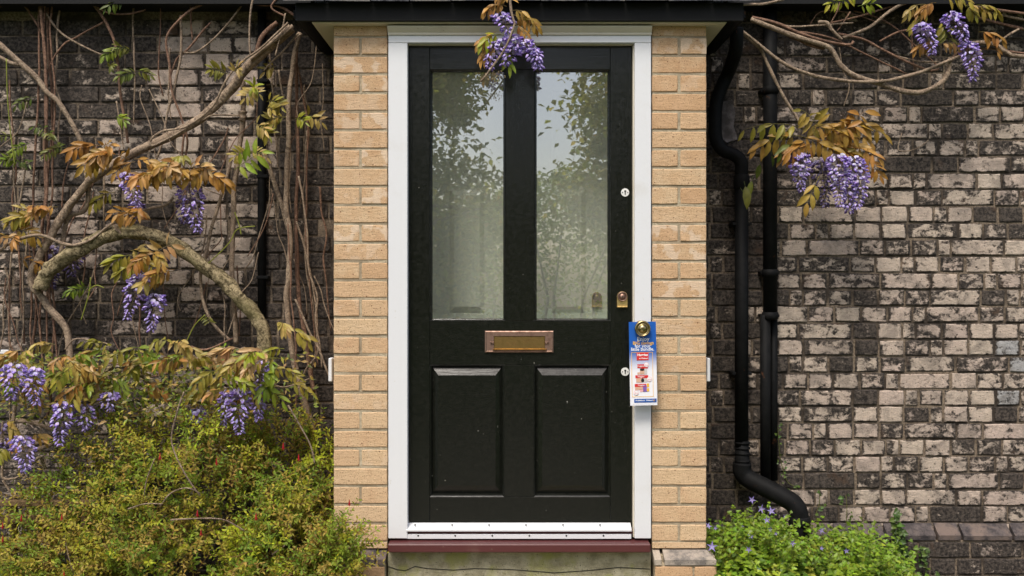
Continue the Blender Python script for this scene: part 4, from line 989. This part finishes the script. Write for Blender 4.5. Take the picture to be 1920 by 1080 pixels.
# low branches
stem('stem', [(140, 735), (165, 722), (182, 712), (190, 703), (200, 693), (210, 688)], 4, 9, WL, O_, .36, .25); stem('stem', [(155, 690), (175, 708), (190, 710)], 3, 5, WL, O_, .36)
stem('stem', [(205, 700), (222, 706), (240, 697), (262, 700), (285, 718), (305, 732), (345, 735)], 8, 7, WL, O_, .34, .22)
stem('stem', [(-10, 715), (10, 700), (28, 740), (25, 790), (30, 800)], 6, 7, WL, B_, .3); stem('stem', [(30, 788), (60, 792), (85, 800), (100, 806)], 8, 7, WL, B_, .3, .2)
stem('stem', [(40, 745), (80, 735), (105, 728)], 6, 5, WL, B_, .28); stem('stem', [(50, 836), (75, 830), (95, 822)], 8, 8, WL, B_, .3); stem('stem', [(55, 848), (80, 840), (98, 833)], 8, 7, WL, B_, .32)
stem('stem', [(3, 790), (5, 860), (4, 895), (25, 897), (45, 888)], 5, 4, WL, B_, .3); stem('stem', [(5, 900), (20, 922), (38, 932)], 4, 4, WL, B_, .32)
stem('stem', [(92, 728), (95, 760), (88, 785)], 6, 5, WL, R__, .3); stem('stem', [(60, 870), (75, 858), (85, 880)], 6, 6, WL, O_, .28)
stem('stem', [(200, 700), (210, 745), (216, 780)], 7, 6, WL, B_, .2); stem('stem', [(300, 640), (318, 690), (325, 740)], 5, 4, WL, B_, .2)
for k in range(16):
    x, y = U(0, 500), U(640, 760); stem('stem', [(x, y), (x + U(20, 50), y + G(12)), (x + U(60, 110), y + G(18))], U(2.5, 5), 2.5, WL, random.choice((B_, R__, O_)), U(.2, .34))
# pale young twining shoot
for pts in ([(375, 505), (395, 490), (430, 455), (445, 430), (478, 424)], [(440, 398), (448, 420), (452, 440)], [(170, 520), (168, 545), (160, 575), (152, 600)], [(165, 545), (180, 535), (195, 540)],
            [(350, 640), (365, 610), (385, 590)], [(0, 665), (30, 672), (62, 695)], [(12, 110), (14, 180), (20, 250), (28, 310)]):
    m = MB(); m.tube(stem_pts(pts, .22), .0026, 5, c=(.30, .33, .05)); m.build('shoot', M_LEAF, WL, True)
# leaves
D_ = [(1, .1), (-1, .1), (.6, .4), (-.6, .3)]
for px, py, n, pal, d in ((185, 275, 2, BRONZE, .24), (215, 290, 3, BRONZE, .27), (250, 300, 3, BRONZE, .26), (285, 325, 3, BRONZE, .28), (315, 320, 3, BRONZE, .27), (350, 315, 3, BRONZE, .26), (390, 325, 2, BRONZE, .26),
                          (345, 300, 2, OLIVE, .24), (265, 405, 3, BRONZE + OLIVE, .27), (245, 470, 2, OLIVE, .24), (270, 495, 2, OLIVE, .24), (285, 480, 3, BRONZE, .27), (300, 530, 2, OLIVE, .24), (325, 508, 2, BRONZE, .26)):
    leaf_cluster(WL, px, py, d, n, pal, 16, .105, .052)
for px, py, n, pal, d in ((25, 435, 3, BRONZE, .2), (70, 405, 3, OLIVE, .18), (100, 395, 2, BRONZE, .18), (0, 440, 2, OLIVE, .2), (225, 365, 1, OLIVE, .12), (35, 490, 1, BRONZE, .18)):
    leaf_cluster(WL, px, py, d, n, pal, 18, .12, .045)
for px, py, n, d in ((430, 140, 2, .26), (475, 165, 3, .22), (500, 195, 2, .24), (535, 220, 2, .16), (560, 220, 2, .14), (465, 285, 2, .24), (475, 240, 2, .22), (520, 130, 1, .12)):
    leaf_cluster(WL, px, py, d, n, LIME[:1] + OLIVE, 14, .075, .040, droop=.25)
compound_leaf(WL, P(440, 318, WALL - .28), Vector((.8, -.2, .55)), .14, 4, .06, LIME, .4, sag=.1)
for px, py, n, d in ((235, 95, 3, .12), (260, 135, 2, .12), (205, 130, 1, .1), (215, 215, 1, .1), (100, 255, 2, .1), (35, 300, 3, .1), (110, 275, 2, .12), (55, 270, 1, .1), (240, 5, 1, .1), (170, 545, 2, .16), (390, 610, 1, .16), (70, 180, 1, .08), (15, 260, 1, .1)):
    leaf_cluster(WL, px, py, d, n, GREEN + LIME[3:], 18, .085, .032, droop=.6)
# dense band of leaves above the bush
for k in range(84):
    px = U(-10, 545); py = 655 + 35 * abs(mnoise.noise(Vector((px * .01, 3, 1)))) * 2 + U(-28, 60) + (18 if px < 220 else 0)
    if 90 < px < 170 and py > 730: continue
    pal = random.choice((OLIVE, OLIVE, BRONZE, LIME)); compound_leaf(WL, P(px, py, U(.04, .26)), Vector((G(.9), -.4, .25 + G(.25))), U(.09, .14), random.randint(3, 5), U(.036, .053), pal, .8, sag=1.0)
for px, py in ((455, 655), (500, 665), (520, 605), (540, 620), (350, 680), (395, 740), (420, 705), (470, 700), (445, 725), (15, 790), (30, 820), (60, 812), (8, 840), (150, 700), (100, 650), (40, 655), (340, 665)):
    leaf_cluster(WL, px, py, .38, 1, random.choice((OLIVE, BRONZE)), 10, .09, .048, droop=.9)
m = MB()   # masses of small young leaves deep in the band
for k in range(2600):
    px = random.gauss(250, 190); py = U(635, 790)
    if px > 600 or px < -20: continue
    if py < 660 + 30 * mnoise.noise(Vector((px * .013, 0, 5))): continue
    p = P(px, py, U(.05, .4)); ax = Vector((G(1), G(.6) - .3, G(.6) - .2)).normalized(); nr = (Vector((G(.5), -1, .6)) - ax * 0); nr = (nr - ax * nr.dot(ax)).normalized()
    m.add(small_leaf(p, ax, nr, U(.02, .036), U(.009, .014)), SLF, vary(random.choice(OLIVE + GREEN + LIME[3:]), .2))
m.build('young_foliage', M_LEAF, WL, kind='stuff')
# flowers
for a in (((238, 332), (262, 396), 34, .27), ((355, 352), (374, 440), 50, .27), ((100, 470), (95, 545), 62, .06, .42), ((140, 470), (135, 520), 42, .06, .42), ((262, 522), (235, 603), 44, .26), ((292, 560), (283, 624), 36, .27),
          ((275, 510), (268, 560), 36, .16, .5), ((28, 690), (20, 752), 46, .53), ((64, 698), (70, 762), 36, .53), ((120, 762), (112, 838), 38, .48), ((158, 768), (162, 808), 36, .44, .7), ((150, 738), (158, 762), 40, .3, .5),
          ((40, 826), (44, 888), 42, .5), ((205, 742), (212, 770), 30, .44, .7), ((488, 685), (502, 752), 30, .42), ((428, 740), (418, 802), 30, .42), ((455, 738), (452, 818), 44, .44), ((478, 738), (485, 790), 24, .42), ((372, 772), (375, 792), 34, .38, .7),
          ((255, 385), (248, 420), 26, .12, .45), ((205, 745), (200, 775), 34, .26, .45), ((10, 800), (10, 845), 30, .3, .5), ((305, 490), (306, 512), 16, .12, .5), ((350, 375), (346, 420), 34, .2, .5)):
    L_ = a[1][1] - a[0][1]; raceme(WL, a[0], a[1], a[2], a[3], a[4] if len(a) > 4 else 1.0, n=int(14 + L_ * .62 + a[2] * .25))

# ------------------------------------------------------------------ right wisteria
WR = empty('wisteria', 'wisteria branches sweeping across the top of the right brick wall with bronze leaves', 'climbing plant', 'wisteria on the house')
for pts, w0, w1, mat, d in (
    ([(1408, 36), (1440, 48), (1490, 68), (1545, 84), (1562, 98), (1575, 120), (1600, 140), (1640, 155), (1700, 172), (1735, 171), (1765, 155), (1777, 135), (1782, 108)], 9, 9, M_BARK, .2),
    ([(1410, 33), (1450, 42), (1500, 62), (1550, 78), (1590, 84), (1600, 78)], 6, 5, M_BARKR, .17),
    ([(1393, 59), (1430, 90), (1480, 124), (1540, 145), (1620, 153), (1680, 147), (1740, 130), (1800, 105), (1840, 95)], 6, 6, M_BARK, .22),
    ([(1391, 60), (1425, 92), (1444, 130), (1470, 182), (1508, 242)], 6, 6, M_BARK, .2),
    ([(1480, 68), (1520, 85), (1545, 90)], 5, 6, M_BARKR, .18), ([(1418, 38), (1480, 50), (1535, 47), (1600, 42)], 4, 3, M_BARK, .16),
    ([(1534, 42), (1550, 43), (1560, 55), (1575, 70), (1580, 74)], 8, 4, M_BARK, .22),
    ([(1570, 62), (1620, 75), (1650, 92), (1690, 112), (1740, 132), (1760, 130)], 5, 4, M_BARKR, .14),
    ([(1580, 70), (1630, 50), (1670, 20), (1700, 5), (1760, -4)], 6, 6, M_BARK, .14), ([(1560, 43), (1620, 28), (1680, 8), (1705, -5)], 4, 3, M_BARKR, .12),
    ([(1650, 78), (1690, 58), (1730, 55)], 4, 4, M_BARKR, .14), ([(1800, 4), (1850, 16), (1925, 26)], 5, 5, M_BARKR, .14), ([(1830, 18), (1880, 28), (1925, 38)], 4, 4, M_BARK, .12), ([(1815, 28), (1860, 40), (1925, 56)], 5, 5, M_BARKR, .1),
    ([(1800, 84), (1840, 80), (1865, 84), (1885, 96), (1900, 104), (1925, 106)], 8, 8, M_BARK, .16), ([(1780, 118), (1800, 96), (1850, 92), (1925, 100)], 4, 4, M_BARKR, .14), ([(1870, 82), (1890, 66), (1912, 54)], 4, 4, M_BARK, .12),
    ([(1380, 8), (1430, 7), (1470, -2)], 5, 4, M_BARK, .45), ([(1575, 5), (1568, 25), (1556, 46)], 3, 2, M_BARKR, .15), ([(1595, 22), (1580, 45), (1570, 58)], 3, 2, M_BARKR, .15),
    ([(1520, 45), (1535, 25), (1560, 20), (1600, 26), (1640, 40)], 2, 2, M_BARKR, .1), ([(1574, 88), (1580, 130), (1592, 160), (1583, 200)], 2, 2, M_BARK, .1), ([(1710, 55), (1712, 110), (1716, 130)], 3, 3, M_BARKR, .12),
    ([(1684, 105), (1720, 115), (1762, 116)], 3, 3, M_BARK, .14), ([(1690, 250), (1684, 280), (1700, 283), (1722, 276), (1740, 262)], 2, 2, M_BARK, .05), ([(1500, 60), (1560, 72), (1620, 100), (1700, 140)], 4, 3, M_BARKR, .12),
    ([(1600, 20), (1660, 40), (1720, 90), (1760, 125)], 3, 3, M_BARKR, .08)):
    stem('stem', pts, w0, w1, WR, mat, d, n=10)
def rl(px, py, dx, dz, L=.15, n=5, ll=.06, pal=None, d=.26, droop=.7, sag=.4):
    compound_leaf(WR, P(px, py, WALL - d), Vector((dx, -.12, dz)), L, n, ll, pal or BRONZE, droop, sag=sag)
rl(1505, 242, -1, .45, .26, 5, .062, OLIVE + BRONZE, droop=.9, sag=.9); rl(1500, 255, -1, .15, .2, 5, .06, sag=.8); rl(1510, 240, 1, .3, .2, 6, sag=.9); rl(1530, 245, 1, .35, .24, 6, sag=.9); rl(1560, 240, 1, .3, .22, 6, sag=1.0)
rl(1520, 255, 1, -.1, .2, 6, sag=.7); rl(1500, 255, .9, -.2, .16, 5, sag=.5); rl(1540, 260, .3, .2, .14, 4); rl(1560, 270, 1, .1, .2, 6, sag=.9); rl(1590, 290, 1, .1, .16, 6, .055, sag=1.1)
rl(1535, 270, -1, .2, .16, 5, sag=.8); rl(1515, 262, -.3, -.1, .12, 4); rl(1575, 255, .4, .5, .14, 5); rl(1550, 285, 1, .3, .17, 5, .05, OLIVE); rl(1545, 248, -.5, .6, .14, 5, pal=OLIVE)
rl(1536, 330, -.4, -.6, .13, 2, .06, OLIVE, .3); rl(1500, 262, -.8, -.3, .10, 3, .05, GREEN)
for px, py, s in ((1395, 340, 1.0), (1412, 330, .8), (1388, 352, .6), (1430, 300, .7), (1445, 282, .6)):   # heart shaped green leaves
    compound_leaf(WR, P(px, py, WALL - .2), Vector((G(.3), -.2, -.4)), .02, 0, .075 * s, GREEN, .9)
for px, py, dx, dz in ((1735, 8, -1, .1), (1745, 20, -1, -.2), (1770, 0, .2, .1), (1790, 5, .5, 0), (1755, 5, -.4, 0), (1810, 10, .8, .1), (1760, 85, .3, .2), (1755, 78, -.5, .1), (1835, 60, .7, .1), (1830, 10, .7, .2), (1780, 80, -.2, .5), (1845, 60, .4, -.3)):
    rl(px, py, dx, dz, .1, 4, .045, BRONZE + OLIVE, .2, 1.0, .9)
for px, py in ((1585, 2), (1608, 12), (1575, 6)): rl(px, py, G(.8), .2, .07, 3, .038, LIME, .2)
rl(1918, 55, .6, .3, .08, 3, .04, GREEN, .12)
for a in (((1730, 52), (1750, 104), 34, .24), ((1785, 32), (1816, 86), 38, .24), ((1815, 88), (1822, 154), 36, .24, 1.0), ((1500, 296), (1504, 362), 36, .28, .9, .35), ((1572, 300), (1576, 392), 42, .30, 1.0, .6), ((1602, 304), (1606, 396), 42, .30, 1.0, .4),
          ((1540, 308), (1548, 392), 44, .14, .5), ((1588, 330), (1592, 402), 34, .28, .95, .1)):
    L_ = a[1][1] - a[0][1]; raceme(WR, a[0], a[1], a[2], a[3], a[4] if len(a) > 4 else 1.0, n=int(22 + L_ * .85), openf=.4 if len(a) < 6 else .65, pale=a[5] if len(a) > 5 else 0)

# ------------------------------------------------------------------ sprig hanging over the door
WC = empty('wisteria', 'short wisteria sprig with lilac flowers hanging from the canopy over the door', 'climbing plant', 'wisteria on the house')
dc = WALL + .13
stem('stem', [(957, -20), (958, 10), (962, 32), (966, 44)], 4.5, 3.5, WC, M_BARK, dc + .05); stem('stem', [(966, 44), (955, 72), (935, 108), (902, 153)], 3.4, 3.0, WC, M_BARK, dc + .07)
for px, py, dx, dz in ((945, 8, -1, .2), (950, 12, -.8, .4), (958, 20, .8, .3), (962, 28, 1, .1), (955, 5, -.3, .6), (965, 45, .6, -.2), (940, 65, -.6, .1), (930, 60, -.8, -.1), (970, 35, .9, .3), (935, 85, -1, 0), (950, 90, .1, -.5)):
    compound_leaf(WC, P(px, py, WALL - dc), Vector((dx, -.2, dz)), U(.07, .10), 3, U(.034, .045), BRONZE if py < 60 else BRONZE + LIME, .95, sag=1.1)
for a in (((940, 32), (952, 68), 34), ((960, 72), (975, 100), 34), ((938, 82), (918, 132), 30), ((985, 84), (1015, 132), 34), ((960, 90), (940, 125), 26), ((1000, 95), (1006, 130), 22)):
    raceme(WC, a[0], a[1], a[2], dc + .01, 1.0, n=38, openf=.5)
m = MB()
for k in range(60):
    p = P(925 + G(8), 142 + G(5), WALL - dc - .02); m.add(small_leaf(p, Vector((G(1), G(1), G(1))).normalized(), Vector((0, -1, .1)).normalized(), .008, .004), SLF, vary((.40, .30, .17)))
m.build('seed_tuft', M_LEAF, WC, kind='stuff')

# ------------------------------------------------------------------ bush at lower left
FB = empty('fuchsia_bush', 'rounded bushy shrub with small olive green leaves at the foot of the left wall', 'bush')
bc = Vector((PX(330, .2), .22, -.02)); BR = Vector((.80, .62, .83))
def bush_r(dv):
    return 1 + .16 * mnoise.noise(dv * 2.3 + Vector((5, 1, 2))) + .09 * mnoise.noise(dv * 6)
twig = MB(); fol = MB()
PALB = [(.33, .32, .018), (.37, .33, .03), (.21, .28, .018), (.40, .30, .05), (.17, .26, .018), (.38, .42, .02)]
LOBES = [(bc, BR, 9), (Vector((PX(560, .05), .02, .12)), Vector((.24, .28, .42)), 2.2), (Vector((PX(638, -.16), -.17, .24)), Vector((.075, .09, .24)), .8), (Vector((PX(540, .25), .28, .55)), Vector((.25, .16, .20)), .8), (Vector((PX(150, .2), .2, .06)), Vector((.30, .3, .36)), 1.0)]
lw = [l[2] for l in LOBES]
for k in range(4300):
    lc, lr, _ = random.choices(LOBES, lw)[0]
    while True:
        dv = Vector((G(1), G(1), G(1))).normalized()
        if dv.z > -.05 and dv.y < .55: break
    q = U(.62, .98) * bush_r(dv + lc * .3) if rnd() < .78 else U(.3, .6)
    p = lc + Vector((dv.x * lr.x, dv.y * lr.y, dv.z * lr.z)) * q
    if p.y > WALL - .04: continue
    if mnoise.noise(p * 5.5 + Vector((3, 3, 3))) < -.27: continue
    if p.x > PX(625, 0) - .02 and p.y > -.05: continue
    if p.x > PX(655, -.2): continue
    d = (dv + Vector((G(.5), G(.4) - .2, G(.5) + .3))).normalized()
    L = U(.07, .17); N = random.randint(6, 10); pts = [p]
    for i in range(N): d = (d + Vector((G(.12), G(.12), G(.1) - .05))).normalized(); pts.append(pts[-1] + d * L / N)
    cn = mnoise.noise(p * 3.2 + Vector((9, 0, 0))); base = PALB[min(5, max(0, int((cn + .5) * 6)))] if rnd() < .75 else random.choice(PALB)
    twig.tube(pts[::2] + [pts[-1]] if N % 2 else pts[::2], .0011, 3, c=vary((.22, .11, .05)), caps=False)
    for i in range(1, len(pts)):
        t = (pts[i] - pts[i - 1]).normalized(); s = t.orthogonal().normalized(); s = (Matrix.Rotation(i * 1.4 + G(.3), 3, t) @ s)
        for sg in (-1, 1):
            ax = (s * sg * .8 + t * .55 + Vector((0, -.1, .05))).normalized(); nr = Vector((G(.3), -.7, .8)); nr = (nr - ax * nr.dot(ax)).normalized()
            sz = U(.019, .032) * (1 - .35 * i / len(pts)); fol.add(small_leaf(pts[i], ax, nr, sz, sz * .42), SLF, vary(base, .17))
twig.build('twigs', M_LEAFB, FB, kind='stuff'); fol.build('foliage', M_LEAFB, FB, kind='stuff')
for pts, w in (([(345, 735), (330, 780), (322, 830), (345, 885), (375, 930)], 3.0), ([(375, 925), (350, 915), (320, 925), (300, 950)], 2.6), ([(320, 975), (375, 972), (420, 975), (458, 995)], 2.8), ([(290, 860), (275, 900), (270, 930)], 2), ([(240, 955), (270, 945), (305, 945)], 2.4),
               ([(540, 965), (545, 1010), (510, 1040)], 3.2), ([(610, 1020), (580, 1028), (545, 1045), (520, 1062)], 2.6), ([(120, 1000), (128, 1040), (140, 1085)], 2), ([(540, 760), (580, 830), (590, 870)], 3)):
    pp = smooth_pts([P(a, b, -.30 + .35 * abs(a - 340) / 400) for a, b in pts], 5); m = MB(); m.tube(pp, w / 2 / S0, 6, rough=.2); m.build('branch', M_BARK, FB, True)
for a, b in ((531, 836), (560, 857), (40, 971), (116, 969), (5, 985), (5, 1010), (377, 998), (590, 1068), (120, 1077), (406, 865), (370, 962), (480, 968), (300, 855), (655, 942)):
    p = P(a, b, -.36 + .42 * min(1, (abs(a - 340) / 400)) ** 2); m = MB()
    m.tube([p + Vector((0, 0, .012)), p, p - Vector((0, 0, .010)), p - Vector((0, 0, .016))], [.0008, .0028, .0026, .0008], 6, c=(.55, .015, .03))
    for q in range(4): an = q * math.pi / 2 + .4; o_ = Vector((math.cos(an), math.sin(an), 0)); m.add([p, p + o_ * .004 - Vector((0, 0, .005)), p + o_ * .006 - Vector((0, 0, .016))], [(0, 1, 2)], (.6, .02, .04))
    m.build('flower', M_PETAL, FB)

# ------------------------------------------------------------------ bellflowers at lower right
CB = empty('bellflower_clump', 'bright green clump of trailing leaves with violet star flowers under the pipe shoe', 'flowering plant')
def top_y(px):
    xs = [1325, 1345, 1400, 1450, 1500, 1550, 1600, 1650, 1700, 1745]; ys = [995, 985, 958, 968, 990, 1000, 985, 1010, 1050, 1085]
    for i in range(len(xs) - 1):
        if px <= xs[i + 1]: f = (px - xs[i]) / (xs[i + 1] - xs[i]); return ys[i] + f * (ys[i + 1] - ys[i])
    return 1090
fol = MB(); stemb = MB(); PALC = [(.27, .40, .03), (.20, .32, .025), (.34, .45, .04), (.12, .21, .02), (.40, .46, .06)]
def heart(base, ax, nr, L, W, c):
    side = ax.cross(nr).normalized(); vs = [base + ax * .12 * L, base - ax * .08 * L + side * W * .32, base + ax * .2 * L + side * W * .5 + nr * .08 * L, base + ax * .6 * L + side * W * .33, base + ax * L - nr * .12 * L,
          base + ax * .6 * L - side * W * .33, base + ax * .2 * L - side * W * .5 + nr * .08 * L, base - ax * .08 * L - side * W * .32, base + ax * .5 * L - nr * .06 * L]
    return vs, [(0, 1, 2), (0, 2, 8), (2, 3, 8), (3, 4, 8), (4, 5, 8), (5, 6, 8), (6, 0, 8), (6, 7, 0)], [c] * 8 + [tuple(x * 1.15 for x in c)]
for k in range(5600):
    px = U(1322, 1748); Y = U(-.12, .44); ty = top_y(px) + 18; zt = PZ(ty, .3) * (1 - .45 * max(0, (.3 - Y) / .5) ** 2)
    zt += .035 * mnoise.noise(Vector((px * .02, Y * 9, 0)))
    if zt < .02: continue
    z = zt - abs(G(.05)) - .0 if rnd() < .75 else U(0, zt)
    if z < 0: continue
    p = Vector((PX(px, Y), Y, z))
    if p.x < PX(1330, 0) and Y < .02: continue
    an = U(0, 2 * math.pi); ax = Vector((math.cos(an), math.sin(an) * .7 - .35, G(.3) - .1)).normalized(); nr = Vector((G(.35), -.55 + G(.3), 1.0)); nr = (nr - ax * nr.dot(ax)).normalized()
    L = U(.016, .034); c = vary(PALC[min(4, max(0, int((mnoise.noise(p * 7) + .5) * 5)))], .18)
    vs, fs, cs = heart(p, ax, nr, L, L * U(.75, .95), c); fol.add(vs, fs, cs)
for k in range(330):
    px = U(1330, 1715); Y = U(-.05, .4); zt = PZ(top_y(px), .3); p = Vector((PX(px, Y), Y, max(0, zt - U(.03, .1)))); d = Vector((G(.5), G(.3) - .1, 1)).normalized(); pts = [p]
    for i in range(5): d = (d + Vector((G(.2), G(.15), -.05))).normalized(); pts.append(pts[-1] + d * U(.008, .026))
    stemb.tube(pts, .0011, 3, c=(.22, .26, .05), caps=False)
    for q in pts[1:]:
        ax = Vector((G(1), G(.6) - .2, G(.4))).normalized(); nr = Vector((0, -.6, 1)); nr = (nr - ax * nr.dot(ax)).normalized(); L = U(.012, .024); vs, fs, cs = heart(q, ax, nr, L, L * .85, vary(PALC[1], .2)); fol.add(vs, fs, cs)
stemb.build('stems', M_LEAFG, CB, kind='stuff'); fol.build('foliage', M_LEAFG, CB, kind='stuff')
for px, py, s in ((1410, 937, 1), (1427, 954, 1.15), (1446, 958, 1.1), (1438, 975, .9), (1444, 993, .8), (1335, 1025, 1.25), (1328, 986, .9), (1341, 990, .6), (1408, 1005, .8), (1404, 1030, .8), (1540, 994, .9), (1540, 1028, .6), (1486, 1018, .8), (1587, 1033, .7), (1421, 1068, .6), (1472, 968, .6), (1392, 987, .5), (1455, 1000, .5)):
    Y = .24 if py < 970 else (.10 if py < 1000 else -.06)
    if px < 1345: Y = -.02
    c = P(px, py, Y); R_ = .019 * s; m = MB(); tl = Vector((G(.35), -1, .35 + G(.25))).normalized(); sx = tl.cross(Vector((0, 0, 1))).normalized(); sz = sx.cross(tl); a0 = U(0, 1)
    vs = [c - tl * .004]
    for q in range(10):
        an = a0 + q * math.pi / 5; r = R_ if q % 2 == 0 else R_ * .34; vs.append(c + (sx * math.cos(an) + sz * math.sin(an)) * r + tl * (.004 if q % 2 == 0 else 0))
    m.add(vs, [(0, q + 1, (q + 1) % 10 + 1) for q in range(10)], [(.55, .5, .75)] + [vary((.27, .20, .62), .1)] * 10)
    m.tube([c, c - Vector((0, -.01, .03)), c - Vector((G(.01), -.02, .07))], .0009, 3, c=(.2, .25, .06), caps=False); m.build('flower', M_PETAL, CB)
def creeper(pts, lab, n, L0, d=.07):
    o = empty('climbing_plant', lab, 'plant'); pp = stem_pts(pts, d); m = MB(); m.tube(pp, .0018, 5, c=(.16, .17, .05)); m.build('stem', M_LEAFG, o, True)
    f = MB()
    for k in range(n):
        q = random.choice(pp) + Vector((G(.014), -abs(G(.012)), G(.008))); ax = Vector((G(1), -.3, G(.5) - .35)).normalized(); nr = Vector((0, -1, .5)); nr = (nr - ax * nr.dot(ax)).normalized(); L = L0 * U(.6, 1.2)
        vs, fs, cs = heart(q, ax, nr, L, L * .9, vary(random.choice([(.055, .11, .02), (.08, .15, .025), (.12, .19, .03)]), .15)); f.add(vs, fs, cs)
    f.build('foliage', M_LEAFG, o, kind='stuff')
creeper([(1675, 962), (1680, 985), (1688, 1005), (1692, 1030), (1700, 1055), (1712, 1090)], 'dark green creeper climbing the brick plinth right of the bellflowers', 110, .026)
creeper([(1728, 1025), (1732, 1045), (1738, 1090)], 'short green creeper at the bottom of the wall, further right', 40, .022)
creeper([(1537, 920), (1536, 945), (1530, 965), (1533, 990)], 'thin upright weed against the wall just right of the pipe shoe', 12, .02, .12)
creeper([(1586, 928), (1588, 955), (1586, 985), (1582, 1010)], 'thin upright weed on the wall above the middle of the bellflowers', 14, .018, .08)
creeper([(1458, 800), (1462, 850), (1468, 880), (1478, 905), (1500, 915)], 'small creeping weed in the brick joints beside the soil pipe foot', 22, .014, .02)

# ------------------------------------------------------------------ garden behind the camera, seen in the glass
def tree(x, y, h, crown_r, label, nleaf, pal, seed, lo=.35):
    r = random.Random(seed); t = empty('garden_tree', label, 'tree', 'trees across the garden'); t.location = (x, y, 0)
    m = MB(); m.tube([Vector((0, 0, 0)), Vector((.05, 0, h * .25)), Vector((-.05, .05, h * .5)), Vector((0, 0, h * .85))], [.14, .11, .08, .03], 10, rough=.15)
    lim = []
    for k in range(14):
        z0 = h * r.uniform(.25, .8); an = r.uniform(0, 6.28); e = Vector((math.cos(an) * crown_r * r.uniform(.5, .95), math.sin(an) * crown_r * .7, z0 + r.uniform(.2, 1.2)))
        s0 = Vector((0, 0, z0)); mid = (s0 + e) / 2 + Vector((0, 0, .15)); m.tube([s0, mid, e], [.04, .025, .008], 6); lim.append((s0, mid, e))
    m.build('trunk', M_BARK, t, True)
    f = MB()
    cl = [(random.Random(seed + k).choice(lim)[2] * r.uniform(.6, 1.05) + Vector((r.gauss(0, .25), r.gauss(0, .25), r.gauss(0, .35))), r.uniform(.25, .6)) for k in range(46)]
    for k in range(nleaf):
        c, rr = r.choice(cl); p = c + Vector((r.gauss(0, rr * .5), r.gauss(0, rr * .5), r.gauss(0, rr * .45)))
        ax = Vector((r.gauss(0, 1), r.gauss(0, 1), r.gauss(-.3, .6))).normalized(); nr = Vector((r.gauss(0, .5), .6, .8)); nr = (nr - ax * nr.dot(ax)).normalized()
        L = r.uniform(.07, .12); f.add(small_leaf(p, ax, nr, L, L * .62), SLF, vary(r.choice(pal), .2))
    f.build('crown', M_LEAFT, t)
    return t
PALT = [(.30, .31, .04), (.38, .36, .06), (.22, .24, .03), (.42, .38, .08)]
tree(-1.52, -8.2, 5.6, 1.35, 'leafy garden tree seen mirrored in the left glass pane', 24000, PALT, 1)
tree(1.85, -8.4, 5.2, 1.25, 'leafy garden tree seen mirrored in the right glass pane', 20000, PALT, 2)
tree(-4.2, -10.5, 6, 2.4, 'spreading garden tree beyond the lawn, left of the path', 6000, PALT, 3)
tree(4.6, -10.8, 6, 2.4, 'spreading garden tree beyond the lawn, right of the path', 6000, PALT, 4)
hd = empty('garden_hedge', 'tall loose hedge across the far side of the garden', 'hedge')
f = MB()
for k in range(26000):
    x = G(2.6); hgt = 2.75 + .55 * mnoise.noise(Vector((x * .8, 0, 0))) + .25 * mnoise.noise(Vector((x * 3, 4, 0))); z = hgt * (1 - abs(G(.35)));
    if z < 0: continue
    p = Vector((x, -9.2 + G(.3) - .2 * z, z)); ax = Vector((G(1), G(1), G(.7))).normalized(); nr = Vector((G(.5), .7, .7)); nr = (nr - ax * nr.dot(ax)).normalized(); L = U(.05, .085)
    f.add(small_leaf(p, ax, nr, L, L * .6), SLF, vary(random.choice([(.34, .41, .05), (.42, .46, .07), (.27, .34, .04)]), .2))
f.build('foliage', M_LEAFT, hd, kind='stuff')
m = MB(); m.box(-9, 9, -10.1, -9.7, 0, 1.9); 
m2 = MB()
for k in range(40):
    x = -6 + k * .3; m2.tube([Vector((x, -9.4, 0)), Vector((x + G(.1), -9.4 + G(.1), 1.2)), Vector((x + G(.3), -9.4, 2.2))], [.03, .02, .008], 5)
m2.build('stems', M_BARK, hd, kind='stuff')
# keep the flat-shaded colours of non-textured parts white
for o in COL.objects:
    if o.type == 'MESH' and o.data.materials and o.data.materials[0] in (M_LEAF, M_LEAFB, M_LEAFG, M_PETAL) and o.name.split('.')[0] != 'leaflet': o.color = (1, 1, 1, 1)
